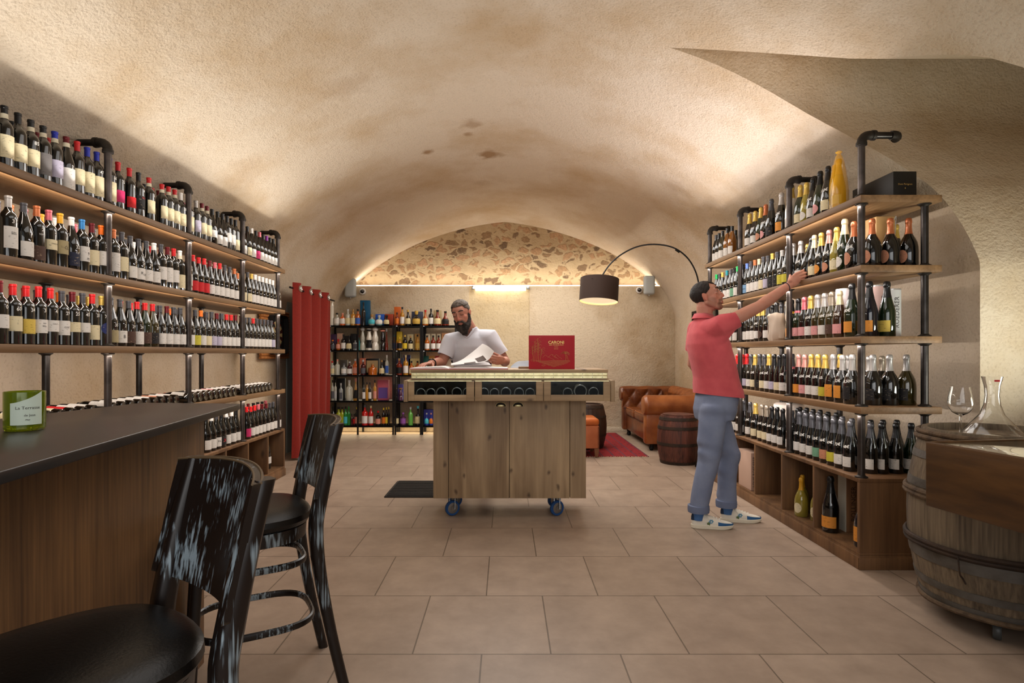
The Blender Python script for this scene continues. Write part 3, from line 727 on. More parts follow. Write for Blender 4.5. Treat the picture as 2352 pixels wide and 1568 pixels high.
shelf_row('1694ckrw 1708ckrw 1716ckrv 1725ckgw:P30 1734ckac:P35E 1744ckgk 1754ckgc:P45E 1766ckaw:P35E 1778ckkv 1789ckkc 1801ckkw:P39E 1825ckgw:P60E:Bp 1839ckmo:P70E 1851ckmp:P65E 1865ckaw:P49E 1879ckaw:P55E 1893ckaq:P65 1910fkso:H1.03 1930fkso:P52E:H1.03 1952fksk:P48,50E:H1.03', XRF, RZ[0], 1, 'right rack', 'fourth right shelf', False, rp, PI, RG[3])
shelf_row('1820ckgw 1930ckaw 1948cksw', XRB, RZ[0], 1, 'right rack', 'fourth right shelf', True, rp, PI, RG[3])
shelf_row('1690ukkw 1704ckgw:P36E 1713ckgw 1723ckgw:P30E 1736ckac:P49E 1751ckhc:P50E 1762ckhc:P50E 1773ckkw:P36E 1785ckkw:P57 1798ckkw:P53E 1826ckgw:P63E 1838ckgw:P55E 1851ckgw:P62E 1865ckgw:P73 1879ckgn:P63E 1895ckgx:P46E 1913ckgq:P49E 1932ckgw:P73E 1953ckgw:P48E', XRF, RB, 1, 'right rack', 'right cabinet top', False, rp, PI, RG[4])
shelf_row('1832ckkw 1848ckgw 1864ckgw 1880ckgw 1897ckkw 1915ckgw 1935ckgw 1957ckgw', XRB, RB, 1, 'right rack', 'right cabinet top', True, rp, PI, RG[4])
shelf_row('1838ckkw 1853ckkw 1868ckkw 1884ckkw 1902ckkw 1921ckkw', 2.44, RB, 1, 'right rack', 'rear of right cabinet top', True, rp, PI, RG[4])
# the bottles along the near end of the right shelves
def end_row(lst, z, Y, shelfname, group):
    for i, (px, s, g, c, l, hs, kw) in enumerate(lst):
        sh = {'c':'champagne bottle','f':'bulbous champagne bottle'}[s]
        bottle(s, g, c, l, (P(px,0,Y).x, Y, z+.0006), PI+.25, '%s-capped %s, %s label, %s along the near end, %s' % (CAPN[c].replace(' ','-'), sh, LABN[l], ORD[i+1], shelfname), group, scale=(hs*.99,hs), **kw)
end_row([(2003,'f','k','c','x',1.02,dict(oval=True)),(2045,'f','k','c','x',1.03,dict(oval=True)),(2087,'f','k','c','x',1.03,dict(oval=True))], RZ[2], 3.60, 'second right shelf', RG[1])
end_row([(1997,'c','e','k','o',1.1,{}),(2037,'c','g','k','y',1.1,{})], RZ[1], 3.60, 'third right shelf', RG[2])
end_row([(2005,'f','k','s','k',1.03,dict(labz=(.03,.10))),(2043,'f','k','s','k',1.03,dict(labz=(.03,.10))),(2082,'f','o','s','k',1.03,dict(labz=(.03,.10)))], RZ[0], 3.60, 'fourth right shelf', RG[3])
end_row([(2000,'c','k','g','w',1.,{}),(2025,'c','k','k','w',1.,{}),(2058,'c','k','k','w',1.,{}),(2093,'c','g','k','w',1.,{})], RB, 3.63, 'right cabinet top', RG[4])
end_row([(2000,'c','k','k','w',1.,{}),(2028,'c','k','k','w',1.,{}),(2060,'c','k','k','w',1.,{})], RB, 3.80, 'right cabinet top second row', RG[4])
end_row([(1996,'f','k','s','k',1.,{}),(2026,'f','k','h','k',1.,{})], RZ[0], 3.83, 'fourth right shelf second row', RG[3])
# ================================================================== FURNITURE
m_pine = wood('pale_pine', (128,104,78), (182,156,122), 'z', 14, .6, knots=5, dark=(70,52,40), streak=.22, flat='y')
m_pine_h = wood('pale_pine_rails', (128,104,78), (180,152,116), 'x', 14, .6, knots=4, dark=(70,52,40), streak=.22, flat='y')
m_dark_in = M('shadow_gap', (30,24,20), .8)
m_brass = M('brass', (232,222,178), .36, .75, var=(206,196,150), vscale=30)
m_glass = M('clear_glass', (255,255,255), .0, trans=1, ior=1.45)
m_pane = M('pane_glass', (225,235,240), .01, trans=1, ior=1.12, coat=.3)
m_steel = M('zinc_steel', (170,172,174), .3, .9)
m_blue_tyre = M('blue_rubber', (36,82,140), .5)
m_black = M('black_metal', (26,25,25), .42, .4)

# ---- wheeled pine counter
C = thing('counter_cart', 'pale pine wheeled counter with glass-fronted drawers in the middle of the room', 'counter', (.03,4.75,0))
bm = B(); box(bm, -.565, .623, 4.53, 5.0, .172, .935); obj('carcass', bm, m_pine, C, True)
for x0, x1, nm in ((-.569,-.452,'stile'),(.503,.627,'stile')):
    bm = B(); box(bm, x0, x1, 4.5, 4.53, .168, .935, .002); obj(nm, bm, m_pine, C, True)
for x0, x1, hx in ((-.448,.025,-.04),(.030,.499,.095)):
    bm = B(); box(bm, x0, x1, 4.5, 4.529, .168, .933, .002); d = obj('door', bm, m_pine, C, True)
    bm = B()       # recessed cup pull: black half moon in a brass lip
    pts = [(hx+.038*math.cos(a), 4.4985, .888+.030*math.sin(a)) for a in [PI*k/14 for k in range(15)]]
    f = [bm.verts.new(p) for p in pts]; bm.faces.new(f); tube(bm, pts, .0035, 8)
    h = obj('cup_pull', bm, m_dark_in, d, True)
    bm = B(); ell(bm, (hx,4.497,.893), (.026,.006,.011)); tube(bm, [(hx+.041*math.cos(a), 4.498, .888+.033*math.sin(a)) for a in [PI*k/14 for k in range(15)]], .003, 8)
    obj('pull_lip', bm, m_brass, h, True)
# drawer case: bottom, back, lid board and end cheeks, open at the front
bm = B()
box(bm, -.76, .81, 4.34, 4.97, .945, .962); box(bm, -.76, .81, 4.95, 4.97, .962, 1.098); box(bm, -.76, .81, 4.50, 4.95, 1.085, 1.105)
for x in (-.262, .281): box(bm, x-.008, x+.008, 4.33, 4.95, .962, 1.085)
obj('drawer_case', bm, m_pine_h, C, True)
for x0, x1 in ((-.765,-.735),(.785,.815)):
    bm = B(); box(bm, x0, x1, 4.295, 4.97, .94, 1.10, .002); obj('end_cheek', bm, m_pine, C, True)
for x0, x1 in ((-.732,-.238),(-.232,.278),(.284,.782)):
    bm = B(); y0, y1 = 4.30, 4.322
    wl, wr = x0+.052, x1-.052
    if x0 < -.5: wl, wr = x0+.045, x1-.058
    box(bm, x0, wl, y0, y1, .946, 1.092, .0015); box(bm, wr, x1, y0, y1, .946, 1.092, .0015); box(bm, wl, wr, y0, y1, .946, .992, .0015)
    d = obj('drawer_front', bm, m_pine_h, C, True)
    bm = B(); box(bm, wl, wr, 4.309, 4.312, .990, 1.092); obj('drawer_pane', bm, m_pane, d, True)
    bm = B(); box(bm, x0, x1, 4.318, 4.498, 1.094, 1.0975); obj('glass_top', bm, m_pane, C, True)
    bm = B(); box(bm, wl-.05, wr+.04, 4.297, 4.312, 1.0925, 1.0985); obj('brass_hinge', bm, m_brass, C, True)
bm = B(); box(bm, -.742, .796, 4.50, 5.0, 1.105, 1.155); box(bm, -.746, .80, 4.496, 5.02, 1.155, 1.176, .003); obj('top_board', bm, m_pine_h, C, True)
bm = B(); box(bm, -.738, .792, 4.4945, 4.499, 1.108, 1.150)
ph = obj('piano_hinge', bm, m_brass, C, True)
bm = B(); cyl(bm, (-.738,4.494,1.129), (.792,4.494,1.129), .004, n=8); obj('hinge_pin', bm, m_brass, ph, True)
bm = B()
for k in range(20):
    for dz in (.013,-.013): ell(bm, (-.70+k*.0765, 4.494, 1.129+dz), (.0035,.0015,.0035), u=8, v=6)
obj('screws', bm, m_steel, ph, True)
for x, y in ((-.43,4.64),(.41,4.64),(-.43,4.9),(.41,4.9)):
    bm = B(); box(bm, x-.05, x+.05, y-.045, y+.045, .156, .168, .002); cyl(bm, (x,y,.145), (x,y,.157), .03)
    for s in (-1, 1):
        b0 = box(bm, x+s*.022-.002, x+s*.022+.002, y-.028, y+.012, .055, .147)
        for v in b0:
            if v.co.z < .1: v.co.y -= .012
    cs = obj('caster', bm, m_steel, C, True)
    bm = B()
    T = Matrix.Translation((x, y-.02, .0615)) @ Matrix.Rotation(.5, 4, 'Z') @ Matrix.Rotation(PI/2, 4, 'X')
    lathe(bm, [(.044,-.014),(.056,-.015),(.061,-.009),(.061,.009),(.056,.015),(.044,.014),(.044,-.014)], 32, mtx=T); obj('tyre', bm, m_blue_tyre, cs, True)
    bm = B(); lathe(bm, [(0,-.014),(.018,-.016),(.02,-.012),(.044,-.010),(.044,.010),(.02,.012),(.018,.016),(0,.014)], 32, mtx=T); obj('hub', bm, m_steel, cs, True)
# bottles lying in the glass drawers, bases to the room
dr = [(968,'b',1),(988,'b',1),(1012,'b',1.1),(1050,'b',1.1),(1071,'b',1.08),(1112,'b',1.05),(1136,'b',1),(1162,'b',1.1),(1192,'b',1.05),(1217,'b',1.02),(1303,'b',1.05),(1332,'f',1.0),(1362,'b',1.12)]
prev = -9
for i, (px, s, k) in enumerate(dr):
    x = (px-CX)*4.40/F; r = SHAPE[s]['r']*k
    x = max(x, prev+r+.001); prev = x+r
    bay = 'left' if px < 1080 else 'middle' if px < 1240 else 'right'
    n = [p for p, _, _ in dr if (p < 1080) == (px < 1080) and (p < 1240) == (px < 1240)].index(px)+1
    o = bottle(s, 'k', 'd', '-', (x, 4.37, .963+r), 0, 'bottle lying base outwards, %s from left inside the %s glass drawer' % (ORD[n], bay), 'bottles lying in the glass drawers', tilt=(-PI/2, 0, 0), scale=(k,k))
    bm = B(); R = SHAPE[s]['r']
    lathe(bm, [(0,.0006),(R*.80,-.0006)], 28); c = bpy.data.objects.new('bottle_base', mesh(bm, M('base_shadow', (5,6,6), .7, spec=.1), 'bottle_base')); COL.objects.link(c); c.parent = o  # near-black disc: shade of the hollow base put into colour
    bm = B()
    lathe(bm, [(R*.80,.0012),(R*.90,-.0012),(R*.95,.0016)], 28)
    me = mesh(bm, M('base_ring_glint', (150,146,140), .25), 'punt_glint_ring'); c = bpy.data.objects.new('punt_glint_ring', me); COL.objects.link(c); c.parent = o  # pale ring: glint on the base painted as colour
# ---- red boxed book standing on the counter
m_red_cloth = M('red_cloth', (172,26,40), .6, bump=.1, bscale=400)
m_goldfoil = M('gold_foil', (222,186,112), .4, .35)
bx0, bx1, bz0, bz1, by = P(1215,849,4.60).x, P(1320,849,4.60).x, 1.1765, P(1215,770,4.60).z, 4.60
C2 = thing('presentation_book', 'red cloth boxed book with gold lettering standing upright on the counter', 'book', ((bx0+bx1)/2, by, bz0))
bm = B(); box(bm, bx0, bx1, by, by+.055, bz0, bz1, .002); obj('cover', bm, m_red_cloth, C2, True)
W, Hh = bx1-bx0, bz1-bz0
def bk(u, v): return V((bx0+u*W, by-.0012, bz0+v*Hh))
R90 = Matrix.Rotation(PI/2, 4, 'X')
bm = B()
lettering(bm, 'CARONI', Hh*.125, Matrix.Translation(bk(.595,.79)) @ R90, bold=.0006)
lettering(bm, '100% TRINIDAD RUM', Hh*.046, Matrix.Translation(bk(.595,.715)) @ R90)
lettering(bm, 'TRINIDAD', Hh*.026, Matrix.Translation(bk(.595,.655)) @ R90); lettering(bm, 'WEST INDIES', Hh*.022, Matrix.Translation(bk(.595,.60)) @ R90)
obj('lettering', bm, m_goldfoil, C2, True, recalc=False)
bm = B()
def stroke(pts, r=.0011, m=5):
    tube(bm, spline([bk(*p) for p in pts], m), r, 5, flat=(1,.35))
rnd = random.Random(3)
for u0, lean, h in ((.13,.0,.62),(.17,.02,.70),(.21,.0,.56),(.10,-.03,.45),(.24,.04,.38)):
    stroke([(u0,.22),(u0+lean*.5,.22+h*.5),(u0+lean,.22+h)], .0016)
    for j in range(8):
        t = .45+.07*j; u, v = u0+lean*t, .22+h*t; s = 1 if j % 2 else -1
        L0 = .05+.035*rnd.random()
        stroke([(u,v),(u+s*L0*.5,v+.06),(u+s*L0,v+.02+.03*rnd.random())], .0011, 4)
stroke([(.30,.34),(.36,.42),(.42,.36),(.50,.44),(.57,.37),(.64,.30)]); stroke([(.42,.36),(.47,.33),(.55,.28)]); stroke([(.5,.44),(.53,.38),(.6,.33)])
stroke([(.56,.37),(.60,.43),(.66,.36),(.72,.31)])
for v, a, b in ((.255,.12,.9),(.235,.16,.9),(.215,.2,.89),(.195,.22,.86),(.175,.28,.84),(.155,.32,.8),(.135,.38,.77),(.115,.42,.72),(.095,.48,.66),(.075,.52,.6)):
    stroke([(a,v),(a+(b-a)*.3,v-.012),(a+(b-a)*.6,v+.006),(b,v)], .0012, 4)
stroke([(.80,.26),(.81,.36),(.79,.46)], .0018); stroke([(.86,.27),(.84,.36),(.82,.43)], .0015)
for k in range(11):
    a = -.4+k*.36; stroke([(.79,.46),(.79+.055*math.cos(a),.47+.06*math.sin(a)),(.79+.10*math.cos(a),.44+.07*math.sin(a))], .0013, 4)
stroke([(.04,.27),(.07,.30),(.10,.27),(.06,.24),(.04,.27)]); stroke([(.28,.11),(.32,.13),(.36,.11),(.31,.09),(.28,.11)])
obj('gold_drawing', bm, m_goldfoil, C2, True)
# ---- open book the bearded man reads
m_paper = M('paper', (226,222,220), .7); m_paper2 = M('paper_grey', (204,200,202), .7)
bz = 1.1765
K = thing('open_book', 'large open picture book with a page being turned, lying on the counter', 'book', (-.42,4.66,bz))
spx = (1033-CX)*4.6/F
lx, rx = (943-CX)*4.55/F, (1166-CX)*4.55/F
bm = B(); box(bm, lx-.004, rx+.004, 4.515, 4.83, bz, bz+.004, .001); obj('cover', bm, m_red_cloth, K, True)
for side, ex in ((-1, lx), (1, rx)):
    bm = B(); n = 10; prof = []
    for i in range(n+1):
        t = i/n; x = spx+(ex-spx)*t
        z = bz+.006+.020*math.sin(min(1, t*4)*PI/2)*(1-t*.75)
        prof.append((x, z))
    rings = []
    for y in (4.52, 4.825): rings.append([V((x,y,z)) for x, z in prof]+[V((x,y,bz+.004)) for x, z in reversed(prof)])
    loft(bm, rings); obj('page_block', bm, m_paper, K, True)
def sheet(bm, pts, y0, y1, twist=0, n2=6):
    G = []
    for j in range(n2+1):
        t = j/n2
        G.append([bm.verts.new((x, y0+(y1-y0)*t, z*(1-twist*t)+bz*twist*t)) for x, z in pts])
    for a, b in zip(G, G[1:]): ring_faces(bm, a, b, False)
e0 = spline([P(px,py,4.56) for px,py in ((1036,838),(1075,835),(1104,832),(1122,826),(1135,807))], 5)
e1 = spline([P(px,py,4.82) for px,py in ((1036,836),(1060,826),(1080,812),(1095,800),(1108,789))], 5)
bm = B(); G = []
for j in range(9):
    t = j/8; G.append([bm.verts.new(a.lerp(c, t)+V((0,0,.010*math.sin(PI*t)))) for a, c in zip(e0, e1)])
for a, b in zip(G, G[1:]): ring_faces(bm, a, b, False)
tp = obj('turning_page', bm, m_paper, K, True)
e2 = spline([P(px,py,4.55) for px,py in ((1036,839),(1070,838.5),(1105,838),(1118,838),(1128,838.5))], 5)
e3 = spline([P(px,py,4.82) for px,py in ((1036,837),(1060,832),(1090,829),(1108,830),(1118,832))], 5)
bm = B(); G = []
for j in range(7):
    t = j/6; G.append([bm.verts.new(a.lerp(c, t)+V((0,0,.008*math.sin(PI*t)))) for a, c in zip(e2, e3)])
for a, b in zip(G, G[1:]): ring_faces(bm, a, b, False)
obj('loose_page', bm, m_paper2, K, True)
bm = B()
for i0, i1, j0, j1 in ((9,14,.05,.35),(4,8,.02,.12)):
    for i in range(i0, i1):
        q = [e0[a].lerp(e1[a], t)+V((0,-.002,.010*math.sin(PI*t)+.0015)) for a, t in ((i,j0),(i+1,j0),(i+1,j1),(i,j1))]
        bm.faces.new([bm.verts.new(p) for p in q])
obj('printed_picture', bm, M('page_picture', (74,56,46), .6), K, True)
# small board and clear plastic tray lying behind the book
bm = B(); box(bm, P(1191,0,4.75).x, P(1216,0,4.75).x, 4.72, 4.80, bz, bz+.018, .003)
tag(obj('wooden_block', bm, m_pine_h), 'small flat wooden block lying behind the red book on the counter', 'block')
Z = thing('plastic_chair', 'white plastic chair standing behind the counter beside the bearded man', 'chair', (.22,5.9,0))
m_wp = M('white_plastic', (206,214,224), .25, coat=.3)
bm = B(); pts = spline([(.015,6.06,.46),(.02,6.08,.8),(.03,6.1,1.10),(.10,6.1,1.205),(.20,6.1,1.225),(.32,6.1,1.22),(.40,6.1,1.14),(.42,6.08,.8),(.43,6.06,.46)], 5)
R = [[p+V((0,d,0)) for p in pts] for d in (-.012,.012)]
loft(bm, [[R[0][i],R[1][i],R[1][i].lerp(V((.215,6.08,.6)),.16),R[0][i].lerp(V((.215,6.06,.6)),.16)] for i in range(len(pts))])
box(bm, .05, .38, 6.07, 6.085, .75, 1.17, .01)
obj('backrest', bm, m_wp, Z, True)
bm = B(); box(bm, 0, .45, 5.62, 6.06, .43, .46, .01); obj('seat', bm, m_wp, Z, True)
for x, y in ((.03,5.64),(.42,5.64),(.03,6.04),(.42,6.04)):
    bm = B(); cyl(bm, (x,y,0), (x,y,.44), .018, n=10); obj('leg', bm, m_wp, Z, True)
# ---- floor mat
bm = B(); box(bm, -1.10, .12, 5.19, 5.82, 0, .012, .002)
for k in range(14): box(bm, -1.08, .10, 5.215+k*.044, 5.235+k*.044, .012, .018)
tag(obj('floor_mat', bm, M('black_rubber_mat', (40,36,33), .75)), 'black ribbed floor mat behind the counter, where the bearded man stands', 'mat')

# ---- dark topped bar, left foreground
m_bar = wood('bar_oak', (84,58,34), (136,100,62), 'z', 26, .5, knots=1.2, dark=(48,30,18))
m_bartop = M('bar_top_slate', (48,44,42), .30, var=(58,53,50), vscale=3, spec=.5)
Bc = thing('bar_counter', 'bar with dark matt top and oak panel front, left foreground', 'bar', (-1.35,1.4,0))
bm = B(); poly_prism(bm, [(-1.163,2.50),(-1.17,2.53),(-1.63,2.59),(-1.95,.1),(-.77,-.05)], 1.055, 1.08, .003); obj('bar_top', bm, m_bartop, Bc, True)
bm = B(); poly_prism(bm, [(-1.27,2.42),(-1.57,2.46),(-1.86,.15),(-1.16,.12)], 0, 1.055, .003); obj('front_panel', bm, m_bar, Bc, True)
# cut-bottle tumbler with label
m_gbot = M('green_bottle_glass', (150,170,20), .05, trans=.75, ior=1.3, coat=.6)
gx = P(57,0,1.66)
T = thing('glass_tumbler', 'green tumbler cut from a wine bottle with white label, on the bar', 'tumbler', (gx.x,1.66,1.0805))
prof = [(0,.004),(.034,.001),(.044,0),(.0485,.006),(.0490,.05),(.049,.110),(.0475,.1115),(.0455,.110),(.0455,.02),(.03,.010),(0,.009)]
bm = B(); lathe(bm, prof, 40); obj('glass_body', bm, m_gbot, T)
bm = B(); pf = lambda z: .049
a = -.95
G = []
for i in range(9):
    u = i/8; zt = .062+.032*(u**1.6)
    G.append([bm.verts.new((.0496*math.cos(a-.62+1.55*u), .0496*math.sin(a-.62+1.55*u), .018+(zt-.0)*j/5)) for j in range(6)])
for p, q in zip(G, G[1:]): ring_faces(bm, p, q, False)
lb = obj('label', bm, M('tumbler_label', (206,220,206), .6), T)
bm = B(); wrap_text(bm, 'La Terrasse', .012, pf, .066, a+.22, 0, .0010); wrap_text(bm, 'de Jean', .009, pf, .045, a+.3, 0, .0010); wrap_text(bm, '~', .02, pf, .033, a+.2, 0, .0010)
obj('lettering', bm, m_ink, lb)

# ---- worn black bar stools
m = bpy.data.materials.new('worn_black_paint'); m.use_nodes = True
N = m.node_tree.nodes; L = m.node_tree.links; b = N['Principled BSDF']
tc = N.new('ShaderNodeTexCoord')
mp = N.new('ShaderNodeMapping'); mp.inputs['Scale'].default_value = (120,120,4); n1 = N.new('ShaderNodeTexNoise'); n1.inputs['Scale'].default_value = 1; n1.inputs['Detail'].default_value = 5
n2 = N.new('ShaderNodeTexNoise'); n2.inputs['Scale'].default_value = 7; n2.inputs['Detail'].default_value = 2
L.new(tc.outputs['Object'], mp.inputs['Vector']); L.new(mp.outputs[0], n1.inputs['Vector']); L.new(tc.outputs['Object'], n2.inputs['Vector'])
mu = N.new('ShaderNodeMath'); mu.operation = 'MULTIPLY'; L.new(n1.outputs['Fac'], mu.inputs[0]); L.new(n2.outputs['Fac'], mu.inputs[1])
r = N.new('ShaderNodeMapRange'); r.inputs['From Min'].default_value = .295; r.inputs['From Max'].default_value = .39; L.new(mu.outputs[0], r.inputs['Value'])
mx = N.new('ShaderNodeMixRGB'); mx.inputs[1].default_value = lin((30,22,19)); mx.inputs[2].default_value = lin((150,166,176)); L.new(r.outputs[0], mx.inputs[0])
geo = N.new('ShaderNodeNewGeometry'); r2 = N.new('ShaderNodeMapRange'); r2.inputs['From Min'].default_value = .60; r2.inputs['From Max'].default_value = .72; r2.inputs['To Max'].default_value = .5
L.new(geo.outputs['Pointiness'], r2.inputs['Value'])
mx2 = N.new('ShaderNodeMixRGB'); mx2.inputs[2].default_value = lin((112,92,66)); L.new(r2.outputs[0], mx2.inputs[0]); L.new(mx.outputs[0], mx2.inputs[1]); L.new(mx2.outputs[0], b.inputs['Base Color'])
b.inputs['Roughness'].default_value = .34
m_worn = m
m_vinyl = M('black_vinyl', (16,13,11), .36, bump=.08, bscale=140)
def stool(name, label, loc, rz):
    t = thing(name, label, 'stool', loc, rz, 'black bar stools at the bar')
    def ring(z, a, b, cx=0, n=40, p=2.5):
        return [V((cx+a*math.copysign(abs(math.cos(q))**(2/p), math.cos(q)), b*math.copysign(abs(math.sin(q))**(2/p), math.sin(q)), z)) for q in [2*PI*k/n for k in range(n)]]
    bm = B()
    loft(bm, [ring(.652,.205,.20), ring(.657,.222,.215), ring(.675,.232,.226), ring(.695,.230,.224), ring(.712,.208,.202), ring(.722,.15,.145), ring(.7255,.07,.068), ring(.726,.01,.01)])
    obj('seat', bm, m_vinyl, t)
    bm = B(); loft(bm, [ring(.60,.213,.205), ring(.65,.217,.209)]); obj('seat_frame', bm, m_worn, t)
    for s in (-1, 1):
        pts = spline([(-.33,s*.205,0),(-.275,s*.197,.25),(-.235,s*.19,.48),(-.222,s*.188,.64),(-.235,s*.19,.74),(-.268,s*.193,.9),(-.303,s*.193,1.034)], 5)
        bm = B(); rr = [.022+.007*math.exp(-((p.z-.7)/.3)**2) for p in pts]
        fr = [(V((1,0,0)), V((0,1,0)))]*len(pts)
        rings = []
        for p, q in zip(pts, rr):
            a, c = q*.86, q*.95
            rings.append([p+V((a*x, c*y, 0)) for x, y in ((-1,-.6),(-.6,-1),(.6,-1),(1,-.6),(1,.6),(.6,1),(-.6,1),(-1,.6))])
        loft(bm, rings); obj('leg', bm, m_worn, t, sharp=.9)
        pts = spline([(.195,s*.168,0),(.182,s*.160,.3),(.165,s*.150,.62)], 6)
        bm = B(); rings = [[p+V((.017*x, .018*y, 0)) for x, y in ((-1,-.6),(-.6,-1),(.6,-1),(1,-.6),(1,.6),(.6,1),(-.6,1),(-1,.6))] for p in pts]
        loft(bm, rings); obj('leg', bm, m_worn, t, sharp=.9)
    for z, k in ((.285,1.0),(.505,.86)):        # bentwood hoops inside the legs
        pts = ring(z, .205*k+.0, .180*k, -.03, 36, 3.2)
        bm = B(); tube(bm, pts, 1, 8, loop=True, flat=(.009,.014)); obj('stretcher', bm, m_worn, t)
    # curved plywood back between the rear posts
    bm = B(); cols = []
    zs = [.742,.75,.85,.95,1.03,1.042]
    for i in range(19):
        u = -1+2*i/18; y = .218*u
        bow = -.062*(1-u*u)
        th = .009
        ins = []; out = []
        for z in zs:
            lean = -(z-.70)*.205-.207
            zz = z + (.018*(u*u) if z == zs[0] or z == zs[1] else 0) - (.012*u*u if z > 1.02 else 0)
            ins.append(V((lean+bow+th, y, zz))); out.append(V((lean+bow-th, y, zz)))
        cols.append(ins+list(reversed(out)))
    loft(bm, cols); bk_ = obj('backrest', bm, m_worn, t, sharp=.5)
    bm = B(); tube(bm, [c[5]+V((0,0,.0005)) for c in cols], .0028, 6); tube(bm, [c[6]+V((0,0,.0005)) for c in cols], .0032, 6); tube(bm, [(cols[0][0]+cols[0][-1])/2]+[(cols[0][k]+cols[0][11-k])/2 for k in range(1,6)], .0045, 6)
    obj('worn_edge', bm, M('worn_tan', (96,78,56), .5), bk_)
    return t
stool('bar_stool', 'worn black bar stool in the near left corner, cut off by the frame', (-.864,1.133,0), math.atan2(-.74,-.68))
stool('bar_stool', 'worn black bar stool farther along the bar, standing clear on the tiles', (-1.0,2.215,0), math.atan2(-.49,-.87))

# ---- barrels
def barrel(name, label, loc, r0, rb, h, wd, hoops, hoop_mat, rz=0, inset=.03, group='old barrels', nst=24):
    t = thing(name, label, 'barrel', loc, rz, group)
    bm = B()
    def R(z): u = (z/h-.5)*2; return rb-(rb-r0)*u*u
    n = nst*4; rings = []
    zs = [h*k/16 for k in range(17)]
    for z in zs:
        rings.append([V(((R(z)-(.0035 if k % 4 == 0 else 0))*math.cos(2*PI*k/n), (R(z)-(.0035 if k % 4 == 0 else 0))*math.sin(2*PI*k/n), z)) for k in range(n)])
    inner = [[V(((R(h)-.024)*math.cos(2*PI*k/n), (R(h)-.024)*math.sin(2*PI*k/n), h-d)) for k in range(n)] for d in (0, inset)]
    loft(bm, rings+inner); obj('staves', bm, wd, t, sharp=.4)
    for z0, z1, mt in hoops:
        bm = B(); zm = (z0+z1)/2
        lathe(bm, [(R(z0)-.001,z0),(R(z0)+.004,z0),(R(zm)+.0045,zm),(R(z1)+.004,z1),(R(z1)-.001,z1)], 64); obj('hoop', bm, mt, t)
    return t
m_oldoak = wood('grey_oak_staves', (66,54,42), (128,112,90), 'z', 24, .8, knots=1.4, dark=(52,42,34), bumpd=.6)
m_redoak = wood('brown_barrel_staves', (50,22,16), (112,62,46), 'z', 24, .6, knots=2, dark=(40,18,14))
m_dkoak = wood('dark_barrel_staves', (30,18,12), (62,38,26), 'z', 24, .5, knots=1)
m_hoop = M('galvanised_hoop', (110,108,104), .5, .5, var=(84,78,70), vscale=9, bump=.15)
m_rust = M('rusty_hoop', (46,36,30), .7, .3, var=(66,50,38), vscale=12, bump=.3)
m_withy = M('willow_hoop', (104,84,62), .8, var=(66,50,36), vscale=20, bump=.5, bscale=90)
bx, byy, bz0 = 2.395, 2.80, .085
hb = .845
Bb = barrel('wine_barrel', 'big weathered grey oak barrel on wheels, right foreground', (bx,byy,bz0), .30, .365, hb, m_oldoak,
   [(.09,.125,m_hoop),(.02,.05,m_hoop),(.215,.27,m_hoop),(.56,.60,m_hoop),(.70,.735,m_hoop)], m_hoop, .1, .035)
def Rb(z): u = (z/hb-.5)*2; return .365-.065*u*u
for z in (.285,.305,.54,.52,.80,.825,.012):
    bm = B(); n = 48
    tube(bm, [V(((Rb(z)+.009)*math.cos(2*PI*k/n), (Rb(z)+.009)*math.sin(2*PI*k/n), z+.004*noise.noise(V((k*.2,z*9,0))))) for k in range(n)], .0125, 8, loop=True)
    obj('withy_hoop', bm, m_withy if z > .4 or z < .1 else m_rust, Bb)
for a in (.6, 2.1, 3.9, 5.2):
    bm = B(); p = V((.24*math.cos(a), .24*math.sin(a), -.045))
    lathe(bm, [(0,-.016),(.036,-.016),(.04,-.01),(.04,.01),(.036,.016),(0,.016)], 24, mtx=Matrix.Translation(p) @ Matrix.Rotation(a, 4, 'Z') @ Matrix.Rotation(PI/2, 4, 'X'))
    cyl(bm, p+V((0,0,.02)), p+V((0,0,.048)), .02)
    obj('wheel', bm, M('grey_castor', (70,72,72), .4), Bb)
bm = B()
for a, L0 in ((-1.95,.2),(-2.75,.12)):
    p = V(((Rb(.28)+.02)*math.cos(a), (Rb(.28)+.02)*math.sin(a), .29))
    tube(bm, spline([p, p+V((-.01,-.02,-.07)), p+V((.012,-.012,-L0*.8)), p+V((.02,-.02,-L0))], 5), .004, 6)
obj('loose_withy', bm, m_rust, Bb)
barrel('small_barrel', 'reddish brown barrel with dark top beside the leather sofa arm', (2.06,6.87,0), .205, .245, .57, m_redoak,
   [(.0,.035,m_rust),(.22,.255,m_rust),(.41,.445,m_rust),(.515,.55,m_rust)], m_rust, 0, -.012)
barrel('dark_barrel', 'dark brown barrel standing behind the leather pouffe', (1.12,7.95,.0085), .215, .27, .60, m_dkoak, [(.02,.05,m_rust),(.17,.2,m_rust),(.42,.45,m_rust),(.55,.58,m_rust)], m_rust, 0, .02)

